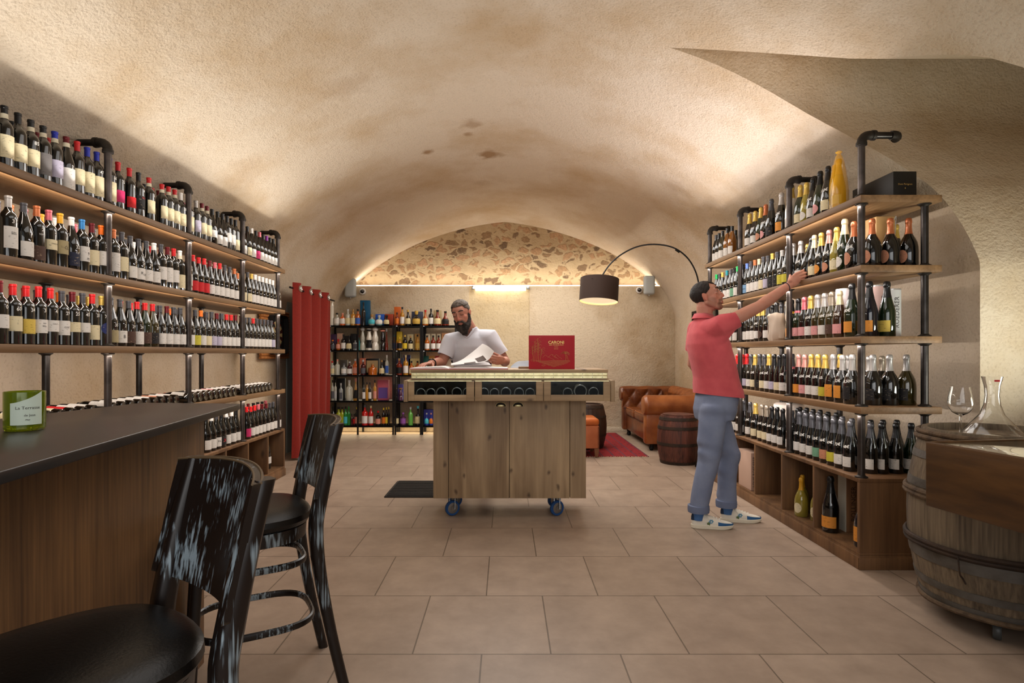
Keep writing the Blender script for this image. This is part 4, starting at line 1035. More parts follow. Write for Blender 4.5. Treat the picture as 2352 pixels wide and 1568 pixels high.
# ---- wine glass and decanter on the big barrel
zt = bz0+hb-.035
o = P(2208,0,2.80)
t = thing('wine_glass', 'large empty wine glass with thin stem standing on the big barrel', 'glass', (2.215,2.80,zt))
sg = .25/.22
bm = B(); lathe(bm, [(r*sg, z*sg) for r, z in [(0,.001),(.036,0),(.037,.002),(.012,.006),(.0045,.014),(.0038,.05),(.0042,.088),(.012,.094),(.030,.105),(.043,.126),(.046,.145),(.042,.175),(.034,.214),(.0328,.214),(.0408,.175),(.0448,.145),(.042,.127),(.029,.1065),(.010,.096),(0,.0945)]], 32)
obj('glass_body', bm, m_glass, t)
t = thing('decanter', 'wide based clear glass decanter on the big barrel', 'decanter', (2.335,2.76,zt))
bm = B(); lathe(bm, [(0,.012),(.05,.006),(.108,.0),(.124,.010),(.118,.030),(.08,.075),(.048,.115),(.033,.16),(.028,.205),(.031,.25),(.042,.295),(.040,.2952),(.029,.25),(.026,.205),(.031,.16),(.0455,.1155),(.0775,.0755),(.115,.031),(.1205,.0115),(.107,.003),(.05,.009),(0,.015)], 40)
d = obj('glass_body', bm, m_glass, t)
bm = B(); pfd = lambda z: .0395
for k in range(1): patch(bm, pfd, .272, .281, .30, rot=-PI/2-.2, off=.001)
obj('red_sticker', bm, M('red_sticker', (196,30,40), .5), t)
# ---- display table, right edge
m_tbl = wood('varnished_table', (60,38,18), (92,62,30), 'y', 10, .38, knots=.8)
t = thing('display_table', 'brown wooden display table with deep apron and glass top, right edge', 'table', (2.0,1.75,0), 0)
ang = math.atan2(.062,.37)
def tb(nm, x0, x1, y0, y1, z0, z1, mt, bev=.004):
    bm = B(); box(bm, x0, x1, y0, y1, z0, z1, bev); bmesh.ops.rotate(bm, verts=bm.verts, cent=(0,0,0), matrix=Matrix.Rotation(ang, 3, 'Z')); bmesh.ops.translate(bm, verts=bm.verts, vec=(1.678,2.30,0)); obj(nm, bm, mt, t, True)
tb('apron', 0, .02, -1.0, 0, .693, .95, m_tbl, .006); tb('apron', .64, .66, -1.0, 0, .693, .95, m_tbl, .006); tb('apron', .02, .64, -.02, 0, .693, .95, m_tbl); tb('apron', .02, .64, -1.0, -.98, .693, .95, m_tbl)
tb('glass_top', .022, .638, -.978, -.022, .935, .944, M('table_glass', (150,150,130), .03, coat=1, spec=.8)); tb('base_board', .02, .64, -.98, -.02, .695, .712, m_tbl)
tb('pedestal', .36, .60, -.75, -.45, 0, .693, m_tbl)
# ================================================================== BACK SHELVING WITH SPIRITS
m_frame = M('black_frame', (22,21,20), .4, .3)
ZB = [1.755, 1.356, .957, .543, .144]
YS0, YS1 = 9.22, 9.56
def X(px, Y=9.25): return (px-CX)*Y/F
units = [(757,904,[823],'left black metal shelving unit against the back wall, beside the red curtain'),
         (909,967,[],'middle narrow black metal shelving unit against the back wall'),
         (971,1047,[],'right black metal shelving unit against the back wall, behind the bearded man')]
for p0, p1, mids, lab in units:
    t = thing('metal_shelving', lab, 'shelving', ((X(p0)+X(p1))/2, 9.39, 0), 0, 'black metal shelving along the back wall')
    x0, x1 = X(p0), X(p1)
    for z in ZB:
        bm = B(); box(bm, x0, x1, YS0, YS1, z-.012, z); box(bm, x0, x1, YS0, YS0+.012, z-.026, z); box(bm, x0, x1, YS1-.012, YS1, z-.026, z)
        obj('shelf', bm, m_frame, t, True)
    for x in [x0, x1]+[X(q) for q in mids]:
        for y in (YS0, YS1):
            bm = B(); box(bm, x-.013, x+.013, y-.013, y+.013, 0, ZB[0]); po = obj('post', bm, m_frame, t, True)
            for z in ZB[:3]:
                if y == YS0 and x == x0:
                    bm = B(); box(bm, x+.014, x+.034, y-.016, y-.012, z-.022, z-.008); obj('end_clip', bm, m_wp, po, True)
SP = {'c': [(0,0),(.5,0),(.5,.58),(.46,.64),(.2,.72),(.17,.78),(.17,.97),(.19,.97),(.19,1),(0,1)],
      's': [(0,0),(.5,0),(.5,.60),(.48,.64),(.16,.68),(.15,.8),(.22,.82),(.22,1),(0,1)],
      'r': [(0,0),(.34,0),(.46,.12),(.5,.28),(.46,.46),(.30,.58),(.15,.64),(.13,.82),(.2,.84),(.2,1),(0,1)],
      't': [(0,0),(.5,0),(.5,.14),(.40,.28),(.24,.5),(.15,.72),(.13,.9),(.24,.92),(.22,.97),(0,1)],
      'd': [(0,0),(.5,0),(.5,.26),(.40,.32),(.36,.35),(.46,.42),(.46,.56),(.34,.68),(.24,.82),(.30,.84),(.42,.89),(.44,.94),(.34,.985),(0,1)],
      'k': [(0,0),(.46,0),(.5,.06),(.44,.12),(.5,.2),(.44,.28),(.5,.36),(.44,.44),(.5,.52),(.44,.6),(.5,.68),(.44,.76),(.5,.82),(.36,.88),(.42,.94),(.36,1),(0,1)],
      'p': [(0,0),(.5,0),(.5,.34),(.38,.48),(.2,.62),(.16,.7),(.15,.97),(.18,.97),(.18,1),(0,1)]}
GC = {'amber':(176,92,22),'gold':(206,146,46),'red-brown':(120,36,16),'dark':(24,18,16),'dark red':(70,16,20),'clear':(206,204,190),'white':(226,220,206),'aqua':(176,214,208),
      'blue':(40,60,150),'green':(30,130,50),'lime':(180,186,30),'red':(196,34,30),'pale green':(120,200,90),'violet':(80,40,72),'black':(18,17,18),'orange':(210,100,40),'teal':(60,150,150),'silver':(150,152,152)}
CC = dict(black=(24,22,22), white=(232,228,222), cream=(222,206,160), red=(190,30,34), gold=(206,170,80), teal=(80,190,206), violet=(150,90,170), wood=(170,130,80), blue=(60,100,180), yellow=(220,190,50), orange=(220,120,40), pink=(220,150,130), silver=(190,190,190), grey=(90,90,96))
def spirit(px, w, h, typ, g, cap, lab, si, label, Y=9.31, lr=(.08,.5)):
    r, hh = w*.0070*.5*1.02, h*.0070
    o_loc = (X(px, Y), Y, ZB[si]+.0005)
    clear = g in ('clear','aqua','pale green','lime','gold')
    gm = M('spirit_'+g.replace(' ','_'), GC[g], .08, 0, coat=.8, trans=.25 if clear else 0)
    bm = B(); P0 = [(a*2*r, b*hh) for a, b in SP[typ]]
    n = 4 if typ == 's4' else 20
    lathe(bm, P0[:-3]+[(P0[-3][0]*.8, P0[-3][1]), (0, P0[-3][1])] if typ not in 'kd' else P0, n)
    o = obj('spirits_bottle', bm, gm); o.location = o_loc
    tag(o, label, 'bottle', 'spirits on the back shelving')
    pf = prof_fn(P0)
    if cap and typ not in 'k':
        bm = B(); zc = P0[-3][1]-.1*hh if typ not in 'd' else .84*hh
        if typ == 'd': ell(bm, (0,0,.915*hh), (.9*r,.9*r,.09*hh))
        else: lathe(bm, [(pf(zc)+.0008,zc),(P0[-3][0]+.001,P0[-3][1]),(P0[-2][0]*1.02,P0[-2][1]),(0,hh*1.002)], 16)
        obj('stopper' if typ == 'd' else 'cap', bm, M('cap_'+cap, CC[cap], .4), o)
    if lab:
        bm = B(); patch(bm, pf, lr[0]*hh, lr[1]*hh, 1.15, rot=-PI/2, off=.0022, nz=14); obj('label', bm, M('splabel_'+lab, CC[lab], .6), o)
    return o
def giftbox(px0, px1, h, col, si, label, Y=9.44, d=.09, text=None, cat='box', win=None):
    x0, x1 = X(px0, Y), X(px1, Y); z = ZB[si]+.0005
    t = thing('gift_box', label, cat, ((x0+x1)/2, Y, z), 0, 'gift boxes on the back shelving')
    bm = B(); box(bm, x0, x1, Y-d/2+.02, Y+d/2, z, z+h*.0071, .002); obj('carton', bm, M('box_%d_%d_%d' % col, col, .5), t, True)
    if win:
        bm = B(); box(bm, x0+.015, x1-.015, Y-d/2+.017, Y-d/2+.021, z+h*.0071*win[0], z+h*.0071*win[1]); obj('panel', bm, M('boxp_%d_%d_%d' % win[2], win[2], .5), t, True)
    return t
sn = ['top back shelf','second back shelf','third back shelf','fourth back shelf','lowest back shelf']
rows = [
 [(762,10,57,'k','white',None,None,'tall white lattice bottle'),(774,13,29,'c','clear','black','white',''),(787,13,29,'c','orange','pink','white',''),(799,12,38,'c','clear','silver','cream',''),(811,12,38,'c','gold','wood','cream',''),(822,12,38,'c','amber','black','blue',''),
  (835,9,54,'c','black','black',None,'tall slim black bottle'),(854,16,26,'r','clear','wood','teal',''),(871,17,24,'r','aqua','silver','white',''),(888,14,24,'r','dark','black','cream',''),
  (912,9,30,'c','red-brown','black','orange',''),(924,10,43,'c','gold','black','white',''),(937,14,36,'p','dark','gold','cream',''),(956.5,19,34,'r','dark','gold','gold','round dark brown bottle'),(977,14,36,'p','amber','red','cream','red waxed amber bottle'),(990,11,39,'c','black','black','white',''),(1005,17,36,'p','red-brown','black','cream',''),(1023,17,33,'p','red-brown','black','black','')],
 [(764,11,24,'c','dark','orange','grey',''),(777,11,26,'r','amber','red','pink',''),(789,11,37,'c','dark','black','white',''),(802,13,34,'p','dark','black','cream',''),(816,11,26,'c','silver','black','grey',''),(823.5,7,34,'c','teal','red',None,''),
  (833,11,53,'d','clear','silver',None,''),(848,14,51,'d','white','black','black','black and white ornate bottle'),(862,15,53,'d','white','white',None,'cream ceramic bottle'),(879,13,50,'d','black','pink',None,'black ceramic bottle'),(888,8,52,'t','red-brown','silver',None,''),
  (906,11,36,'c','amber','teal','blue','teal capped bottle'),(918,11,30,'c','gold','yellow','black',''),(930,11,35,'c','dark','gold','yellow',''),(943,11,33,'c','dark','wood','cream',''),(959,10,36,'c','gold','black','gold',''),
  (981,11,34,'c','amber','black','white',''),(995,11,34,'c','red-brown','black','white',''),(1007.5,11,34,'c','red-brown','black','white',''),(1021,11,34,'c','dark','black','white','')],
 [(763,12,32,'c','clear','red','cream',''),(775,11,36,'c','clear','pink',None,''),(790,12,26,'c','silver','grey','white',''),(803,12,31,'c','dark red','silver','white',''),(816,12,37,'c','orange','silver','pink',''),(834,12,35,'c','dark red','silver','grey',''),(856,20,26,'c','amber','wood',None,'wide amber decanter bottle'),(877,12,34,'p','black','wood','cream',''),(888.5,8,46,'c','clear','white','blue',''),
  (917,14,38,'c','red-brown','wood','black',''),(932,12,46,'c','gold','cream','white',''),(945,11,32,'c','amber','black','cream',''),(959,11,32,'c','amber','black','cream',''),(979,10,26,'r','dark','silver','grey',''),(992,10,26,'r','dark','silver','grey','')],
 [(764,7,47,'c','clear','black','grey',''),(770.5,6,47,'c','clear','black','silver',''),(783,9,40,'c','silver','silver','grey',''),(802,14,47,'c','clear','silver',None,''),(817,11,53,'t','gold','pink','black',''),(835.5,7,42,'c','dark','black','white',''),(843,7,42,'c','gold','black',None,''),(849.5,7,42,'c','dark','black','white',''),(861,8,47,'c','gold','black','pink',''),(907,11,30,'d','dark','wood',None,''),(920,10,30,'d','violet','wood',None,'')],
 [(765,10,43,'c','dark','black','cream',''),(778,12,42,'c','lime','black','yellow',''),(786,10,42,'c','lime','black',None,''),(794,10,43,'c','green','black','teal',''),(801,8,43,'c','green','green',None,''),(808,6,26,'c','dark red','black',None,''),(813.5,6,26,'c','dark red','black','red',''),(819.5,8,42,'c','dark','yellow','pink',''),(838,14,47,'c','red','grey','white',''),(852,11,45,'c','red','cream','white',''),(868.5,12,33,'c','dark','red','pink',''),(881,8,40,'c','dark','yellow','orange',''),(887.5,6,41,'c','dark','yellow','yellow',''),(893,5,42,'c','dark','yellow',None,''),
  (910,13,29,'c','black','black','cream',''),(926,13,29,'c','violet','violet','violet',''),(943,11,42,'c','pale green','silver',None,''),(960,14,44,'p','dark','teal','cream',''),(980,10,28,'p','blue','silver','teal',''),(990,9,28,'p','blue','pink','orange','')]]
if 'green' not in CC: CC['green'] = (40,140,60)
edges = [826, 905, 970]
for si, row in enumerate(rows):
    cnt = {}; tot = {}
    for it in row:
        bay = sum(1 for e in edges if it[0] > e); tot[bay] = tot.get(bay, 0)+1
    for (px, w, h, typ, g, cap, lab, nm) in row:
        bay = sum(1 for e in edges if px > e); cnt[bay] = cnt.get(bay, 0)+1
        d = nm or '%s spirits bottle' % g
        if cap and not nm: d += ', %s cap' % cap
        if lab and not nm: d += ', %s label' % lab
        spirit(px, w, h, typ, g, cap, lab, si, '%s, %s in %s bay, %s' % (d, ORD[cnt[bay]], ORD[bay+1], sn[si]), lr=(.1,.46) if h > 30 else (.14,.55))
for a in [(828,850,59,(10,84,120),0,'tall teal blue gift box on top of the back shelving'),(863,883,27,(30,90,190),0,'bright blue box behind the pale round bottle, top back shelf'),(885,904,27,(170,60,24),0,'rust red box behind the dark round bottle, top back shelf'),
  (906,920,44,(206,104,40),0,'tall orange box standing on the top back shelf'),(946,971,33,(56,62,84),0,'slate blue box behind the round dark bottle, top back shelf'),(996,1014,36,(170,150,110),0,'beige box at the right end of the top back shelf'),
  (759,774,37,(78,50,84),1,'purple patterned box, left end of the second back shelf'),(775,789,39,(222,176,150),1,'pale pink box second from left on the second back shelf'),(792,805,33,(40,36,36),1,'short black box, left bay of the second back shelf'),(806,819,38,(34,32,34),1,'taller black box, left bay of the second back shelf'),
  (912,924,43,(226,190,40),1,'yellow box in the middle unit, second back shelf'),(936,950,37,(214,198,150),1,'cream box in the middle unit, second back shelf'),(953,965,38,(206,160,90),1,'tan box at the right of the middle unit, second back shelf'),
  (978,989,38,(222,208,176),1,'leftmost cream carton of the row of three, second back shelf'),(991,1001,38,(222,208,176),1,'middle cream carton of the row of three, second back shelf'),(1004,1013,38,(222,208,176),1,'rightmost cream carton of the row of three, second back shelf'),(1015,1031,40,(224,166,116),1,'peach box with red edge, right end of the second back shelf'),
  (782,798,34,(86,78,70),2,'grey brown box in the left bay, third back shelf'),(827,841,38,(228,130,96),2,'salmon box in the second bay, third back shelf'),(841,871,37,(26,26,26),2,'black framed display box holding an amber decanter, third back shelf'),(880,890,33,(50,46,44),2,'black box beside the pale blue bottle, third back shelf'),
  (910,926,38,(60,66,96),2,'slate box in the middle unit, third back shelf'),(928,943,45,(56,60,120),2,'indigo box in the middle unit, third back shelf'),(939,951,37,(226,206,140),2,'left yellow cream box in the middle unit, third back shelf'),(953,966,37,(226,206,140),2,'right yellow cream box in the middle unit, third back shelf'),
  (973,985,43,(20,96,84),2,'dark green box in the right unit, third back shelf'),(986,999,43,(222,160,80),2,'orange tan box in the right unit, third back shelf'),(1000,1009,43,(196,52,50),2,'red box in the right unit, third back shelf'),
  (775,793,50,(20,19,20),3,'black open case around a silver bottle, fourth back shelf'),(868,893,46,(222,110,130),3,'pink and purple printed box, fourth back shelf'),(902,914,36,(60,48,60),3,'dark box in the middle unit, fourth back shelf'),(915,927,36,(90,80,170),3,'violet blue box in the middle unit, fourth back shelf'),
  (974,995,34,(60,62,160),4,'blue violet box in the right unit, lowest back shelf')]:
    win = None
    if a[3] == (26,26,26): win = (.12,.88,(196,168,120))
    if a[3] == (222,110,130): win = (.08,.62,(120,90,170))
    giftbox(*a, win=win)

# ================================================================== WALL FITTINGS
m_spk = M('speaker_grey', (170,174,172), .5)
for px, py, side in ((805,661,'left'),(1491,655,'right')):
    c = P(px, py, 9.5); t = thing('loudspeaker', 'pale grey rounded loudspeaker at the %s end of the ledge' % side, 'speaker', c, 0, 'loudspeakers on the back wall')
    bm = B(); box(bm, -.095, .095, -.05, .05, -.158, .158, .045, 4); obj('cabinet', bm, m_spk, t)
    bm = B(); box(bm, -.03, .03, .04, .098, -.03, .03, .004); cyl(bm, (0,0,-.175), (0,0,-.15), .01); obj('bracket', bm, m_spk, t)
for px, py, side in ((833,669,'left'),(1468,666,'right')):
    c = P(px, py, 9.58); t = thing('dome_camera', 'small black dome camera in a white ring, %s side of the back wall' % side, 'camera', c, 0, 'dome cameras on the back wall')
    R = Matrix.Rotation(PI/2, 4, 'X')
    bm = B(); lathe(bm, [(0,-.02),(.052,-.02),(.055,-.01),(.053,.015),(.04,.024),(.0,.024)], 28, mtx=R); obj('ring', bm, M('white_ring', (220,216,210), .4), t)
    bm = B(); ell(bm, (0,-.022,0), (.036,.034,.036)); dm = obj('dome', bm, M('dome_black', (14,14,16), .08, coat=1), t)
    bm = B(); ell(bm, (.0,-.05,.006), (.010,.008,.010)); obj('lens', bm, M('lens_grey', (90,92,98), .1), dm)
x0, x1 = X(1092, 9.5), X(1208, 9.5)
t = thing('wall_light', 'bright bar light above the recessed wall panel at the back', 'light', ((x0+x1)/2, 9.56, 2.39))
bm = B(); box(bm, x0, x1, 9.535, 9.56, 2.345, 2.425, .006); obj('diffuser', bm, M('bar_diffuser', (255,250,240), .5, emit=(255,246,226), estr=4.5), t, True)
for x in (x0-.06, x1+.01):
    bm = B(); box(bm, x, x+.05, 9.54, 9.60, 2.37, 2.43, .003); obj('bracket', bm, m_steel, t, True)
# framed picture on the right wall, behind the man in red
t = thing('picture_frame', 'black framed dark picture on the right wall behind the man in red', 'picture', (2.81,8.15,1.6))
bm = B()
for y0, y1, z0, z1 in ((7.65,7.69,1.25,1.93),(8.61,8.65,1.25,1.93),(7.69,8.61,1.25,1.29),(7.69,8.61,1.89,1.93)): box(bm, 2.795, 2.828, y0, y1, z0, z1)
obj('frame', bm, m_black, t, True)
bm = B(); box(bm, 2.808, 2.822, 7.69, 8.61, 1.29, 1.89); obj('picture', bm, M('picture_grey', (92,92,84), .25, var=(60,60,56), vscale=5), t, True)
# dartboard with cork surround on the left wall
t = thing('dartboard', 'dartboard in a cork surround on the left wall past the end of the rack', 'dartboard', (-2.84,7.02,1.53))
m_cork = M('cork', (176,116,56), .8, var=(140,84,38), vscale=30, bump=.4)
bm = B()
for k in range(17): tube(bm, [(-2.822,6.60,1.255+k*.035),(-2.822,7.46,1.255+k*.035)], 1, 8, flat=(.0155,.0175))
obj('cork_surround', bm, m_cork, t, True)
m_sis = M('sisal_black', (24,22,22), .8); m_sis2 = M('sisal_cream', (214,196,140), .8); m_sis3 = M('sisal_red', (170,40,34), .8)
bm = B(); cc = V((-2.797,7.02,1.53)); n = 40
def ringp(r): return [bm.verts.new(cc+V((.0,r*math.cos(2*PI*k/n),r*math.sin(2*PI*k/n)))) for k in range(n)]
rs = [ringp(r) for r in (.02,.098,.107,.158,.168,.225)]
c0 = bm.verts.new(cc)
for k in range(n): bm.faces.new((c0, rs[0][k], rs[0][(k+1)%n])).material_index = 2
for j, (a, b2) in enumerate(zip(rs, rs[1:])):
    for k in range(n):
        f = bm.faces.new((a[k], a[(k+1)%n], b2[(k+1)%n], b2[k])); q = ((k+1)//2) % 2
        f.material_index = 0 if j == 4 else ((0 if q else 1) if j in (0,2) else (2 if q else 1))
box(bm, -2.820, -2.798, 6.78, 7.26, 1.29, 1.77, .08)
obj('board_face', bm, [m_sis, m_sis2, m_sis3], t, True)
# side doorway left of the curtain, its daylight painted as blue-grey
bm = B(); box(bm, -2.868, -2.855, 7.5, 8.7, 0, 2.02)
tag(obj('door_1', bm, M('doorway_daylight', (140,152,152), .6)), kind='structure')
bm = B()
prof = [(-2.86,6.35),(-2.60,6.45),(-2.56,6.60),(-2.72,6.66),(-2.86,6.66)]
# ---- red curtain on a rod
m_cur = M('red_linen', (138,30,14), .85, var=(126,27,13), vscale=60, sheen=.1, bump=.3, bscale=300)
t = thing('curtain', 'long rust red curtain with silver eyelets hanging by the left doorway', 'curtain', (-2.55,7.7,2.1))
y0, y1 = 7.0, 8.5
bm = B(); G = []
NU, NZ = 90, 16
def cur(u, v):
    y = y0+(y1-y0)*u+.10*(1-v)*(u-.35); ph = u*4*2*PI
    amp = .070*(.75+.25*v)+.02*(1-v)*math.sin(3*u+2)
    x = -2.60+amp*math.sin(ph)+.015*math.sin(ph*2+v*3)*(1-v)+.03*(1-v)*math.sin(5*u)
    z = .03+(2.17-.03)*v
    return V((x,y,z))
for j in range(NZ+1): G.append([bm.verts.new(cur(i/NU, j/NZ)) for i in range(NU+1)])
for a, b2 in zip(G, G[1:]): ring_faces(bm, a, b2, False)
obj('fabric', bm, m_cur, t, True, sharp=3)
bm = B(); cyl(bm, (-2.60,6.92,2.10), (-2.60,8.7,2.10), .012); obj('rod', bm, m_black, t, True)
for k in range(4):
    u = (k+.5)/4-.06
    p = cur(u, .968); q = cur(u+.01, .968); n = (q-p).cross(V((0,0,1))).normalized()
    bm = B(); a, c = n.orthogonal().normalized(), None; c = n.cross(a)
    for off in (.006,): 
        if n.y > 0: n = -n
        tube(bm, [p+n*off+a*(.040*math.cos(w))+c*(.040*math.sin(w)) for w in [2*PI*i/24 for i in range(24)]], 1, 6, loop=True, flat=(.016,.006))
    obj('eyelet', bm, M('eyelet_nickel', (206,202,196), .25, .8), t, True)

# ---- arc floor lamp
t = thing('arc_lamp', 'arc floor lamp with black drum shade reaching over the sofa corner', 'lamp', (2.27,6.6,0))
pts = [P(px,py,6.6) for px,py in ((1383,634),(1388,625),(1402,606),(1426,585),(1462,567),(1502,561),(1545,568),(1577,590),(1597,622),(1606,660),(1611,720))]+[V((2.262,6.6,1.2)),V((2.265,6.6,.5)),V((2.27,6.6,.03))]
bm = B(); tube(bm, spline(pts, 6), .0085, 10); obj('pole', bm, m_black, t, True)
bm = B(); p = pts[7]; cyl(bm, pts[6].lerp(pts[7],.2), pts[6].lerp(pts[7],.5), .013); obj('joint', bm, m_black, t, True)
bm = B(); lathe(bm, [(0,0),(.095,0),(.095,.02),(.02,.03),(.012,.06),(0,.06)], 32, (2.27,6.6,0)); obj('base', bm, m_black, t, True)
sc = P(1376,668,6.6); R = Matrix.Translation(sc) @ Matrix.Rotation(.07, 4, 'Y') @ Matrix.Rotation(-.10, 4, 'X')
bm = B(); lathe(bm, [(.2195,-.125),(.2205,-.125),(.2205,.140),(.2195,.140)], 48, mtx=R); sh = obj('lamp_shade', bm, M('shade_black', (54,36,26), .75, bump=.1, bscale=500), t, True)
bm = B(); lathe(bm, [(.2185,-.124),(.2185,.139)], 48, mtx=R); obj('shade_lining', bm, M('shade_lining', (232,206,160), .6, emit=(255,214,150), estr=.9), sh, True)
bm = B(); lathe(bm, [(0,-.105),(.21,-.105),(.21,-.100),(0,-.100)], 40, mtx=R); obj('diffuser', bm, M('lamp_diffuser', (255,236,200), .6, emit=(255,236,200), estr=.7), sh, True)
bm = B(); cyl(bm, sc+V((.0,0,.02)), sc+V((.012,0,.19)), .008); 
for a in range(3): cyl(bm, sc+V((0,0,.12)), sc+V((.215*math.cos(a*2.09), .215*math.sin(a*2.09), .12)), .003, n=6)
obj('fitting', bm, m_black, sh, True)

# ---- leather chesterfield sofa
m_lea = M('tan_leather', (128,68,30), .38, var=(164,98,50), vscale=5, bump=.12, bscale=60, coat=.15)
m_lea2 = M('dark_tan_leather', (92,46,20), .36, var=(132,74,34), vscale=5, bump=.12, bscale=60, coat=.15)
t = thing('chesterfield_sofa', 'tan leather chesterfield sofa with rolled arms and buttoned back, far right corner', 'sofa', (2.3,8.4,0))
sx0, sx1, sy0, sy1 = 1.86, 2.80, 7.62, 9.28
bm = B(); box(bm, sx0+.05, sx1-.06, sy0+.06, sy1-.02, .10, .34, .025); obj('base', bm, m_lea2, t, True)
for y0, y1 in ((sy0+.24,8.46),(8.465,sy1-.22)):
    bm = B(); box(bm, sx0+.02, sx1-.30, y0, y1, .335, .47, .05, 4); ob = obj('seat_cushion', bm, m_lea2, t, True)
    bm = B(); tube(bm, [(sx0+.035,y0+.03,.46),(sx0+.035,y1-.03,.46)], .008, 8); obj('piping', bm, m_lea, ob, True)
def roll(p0, p1, r, nm, pleat=0, mt=m_lea):
    bm = B(); p0, p1 = V(p0), V(p1); d = (p1-p0); n = int(d.length/.012); rings = []
    fr = frames([p0,p1])[0]
    for i in range(n+1):
        s = i/n; rr = r*(1-.0*s); e = min(s*d.length, (1-s)*d.length); rr *= min(1, .86+e*4.5)
        ring = []
        for k in range(28):
            a = 2*PI*k/28; q = rr
            if pleat: q += .006*math.sin((s*d.length*pleat+a*1.2)*2*PI*.9)
            ring.append(p0+d*s+fr[0]*(q*math.cos(a))+fr[1]*(q*math.sin(a)))
        rings.append(ring)
    loft(bm, rings); return obj(nm, bm, mt, t, True, sharp=.9)
def tuft(nm, org, u, v, n, nu, nv, amp=.035):
    org, u, v, n = V(org), V(u), V(v), V(n); bm = B(); G = []
    A, Bn = nu*12, nv*12
    for i in range(A+1):
        row = []
        for j in range(Bn+1):
            a, c = i/A*nu, j/Bn*nv
            h = (abs(math.sin(PI*(a+c)/1))*abs(math.sin(PI*(a-c)/1)))**.42
            row.append(bm.verts.new(org+u*(i/A)+v*(j/Bn)+n*(amp*h)))
        G.append(row)
    for a, c in zip(G, G[1:]): ring_faces(bm, a, c, False)
    o = obj(nm, bm, m_lea2, t, True, sharp=3)
    bm = B()
    for i in range(0, 2*nu+1):
        for j in range(0, 2*nv+1):
            if (i+j) % 2 == 0 and 0 < i < 2*nu and 0 < j < 2*nv: ell(bm, org+u*(i/(2*nu))+v*(j/(2*nv))+n*.006, (.012,.012,.012), u=10, v=8)
    return o, bm
# near arm
bm = B(); box(bm, sx0, sx1-.05, sy0+.03, sy0+.19, .09, .58, .03); arm = obj('arm', bm, m_lea, t, True)
roll((sx0-.015, sy0+.10, .605), (sx1-.02, sy0+.10, .605), .140, 'arm_roll')
bm = B(); lathe(bm, [(0,.006),(.09,.008),(.118,.0),(.122,-.012)], 28, mtx=Matrix.Translation((sx0-.018,sy0+.10,.605)) @ Matrix.Rotation(-PI/2, 4, 'Y')); obj('arm_facing', bm, m_lea, arm, True)
# far arm with buttoned inside
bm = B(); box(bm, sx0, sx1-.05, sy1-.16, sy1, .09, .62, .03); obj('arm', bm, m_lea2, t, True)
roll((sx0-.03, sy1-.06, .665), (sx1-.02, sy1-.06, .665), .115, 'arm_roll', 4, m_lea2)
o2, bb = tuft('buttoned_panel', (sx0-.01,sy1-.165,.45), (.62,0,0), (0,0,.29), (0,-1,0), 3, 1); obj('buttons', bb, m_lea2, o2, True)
# back
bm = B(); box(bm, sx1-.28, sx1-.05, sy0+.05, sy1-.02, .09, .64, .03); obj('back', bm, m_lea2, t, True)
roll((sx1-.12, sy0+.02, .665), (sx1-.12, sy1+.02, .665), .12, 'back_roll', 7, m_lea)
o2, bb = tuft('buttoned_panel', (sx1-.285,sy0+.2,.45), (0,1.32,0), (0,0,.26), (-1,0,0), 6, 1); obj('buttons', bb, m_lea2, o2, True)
for x, y in ((sx0+.1,sy0+.12),(sx0+.1,sy1-.12),(sx1-.15,sy0+.12),(sx1-.15,sy1-.12)):
    bm = B(); lathe(bm, [(0,0),(.022,0),(.034,.03),(.026,.06),(.036,.10),(0,.10)], 16, (x,y,0)); obj('foot', bm, m_black, t, True)
# ---- pouffe and rug
m_pou = M('pouffe_leather', (160,88,52), .42, var=(178,104,66), vscale=6, bump=.1, coat=.1); m_pou2 = M('pouffe_top', (176,88,32), .35, var=(196,110,50), vscale=8, coat=.2)
t = thing('pouffe', 'square tan leather pouffe with studs and short wooden legs behind the counter', 'pouffe', (.95,7.4,0))
bm = B(); box(bm, .70, 1.165, 7.17, 7.63, .115, .40, .012); obj('body', bm, m_pou, t, True)
bm = B(); box(bm, .695, 1.17, 7.165, 7.635, .395, .49, .04, 4); obj('padded_top', bm, m_pou2, t, True)
bm = B()
for k in range(16): ell(bm, (1.152,7.168,.13+k*.017), (.005,.004,.005), u=8, v=6); ell(bm, (1.167,7.185+k*.027,.12), (.004,.005,.005), u=8, v=6)
obj('studs', bm, m_black, t, True)
for x, y in ((.73,7.2),(1.135,7.2),(.73,7.6),(1.135,7.6)):
    bm = B(); b0 = box(bm, x-.03, x+.03, y-.03, y+.03, .008, .115)
    for v in b0:
        if v.co.z < .05: v.co.x = x+(v.co.x-x)*.6; v.co.y = y+(v.co.y-y)*.6
    obj('leg', bm, M('leg_wood', (120,78,52), .5), t, True)
m = bpy.data.materials.new('red_rug'); m.use_nodes = True
N = m.node_tree.nodes; L = m.node_tree.links; b = N['Principled BSDF']
tc = N.new('ShaderNodeTexCoord'); w1 = N.new('ShaderNodeTexVoronoi'); w1.inputs['Scale'].default_value = 14; w1.distance = 'MANHATTAN'; L.new(tc.outputs['Object'], w1.inputs['Vector'])
w2 = N.new('ShaderNodeTexWave'); w2.bands_direction = 'X'; w2.inputs['Scale'].default_value = 2.2; w2.inputs['Distortion'].default_value = .6; L.new(tc.outputs['Object'], w2.inputs['Vector'])
cr = N.new('ShaderNodeValToRGB'); e = cr.color_ramp.elements; e[0].color = lin((44,18,26)); e[1].color = lin((130,22,30)); e[0].position = .15; e[1].position = .5
L.new(w1.outputs['Distance'], cr.inputs['Fac'])
r3 = N.new('ShaderNodeMapRange'); r3.inputs['From Min'].default_value = .93; r3.inputs['From Max'].default_value = .97; r3.inputs['To Max'].default_value = .6; L.new(w2.outputs['Fac'], r3.inputs['Value'])
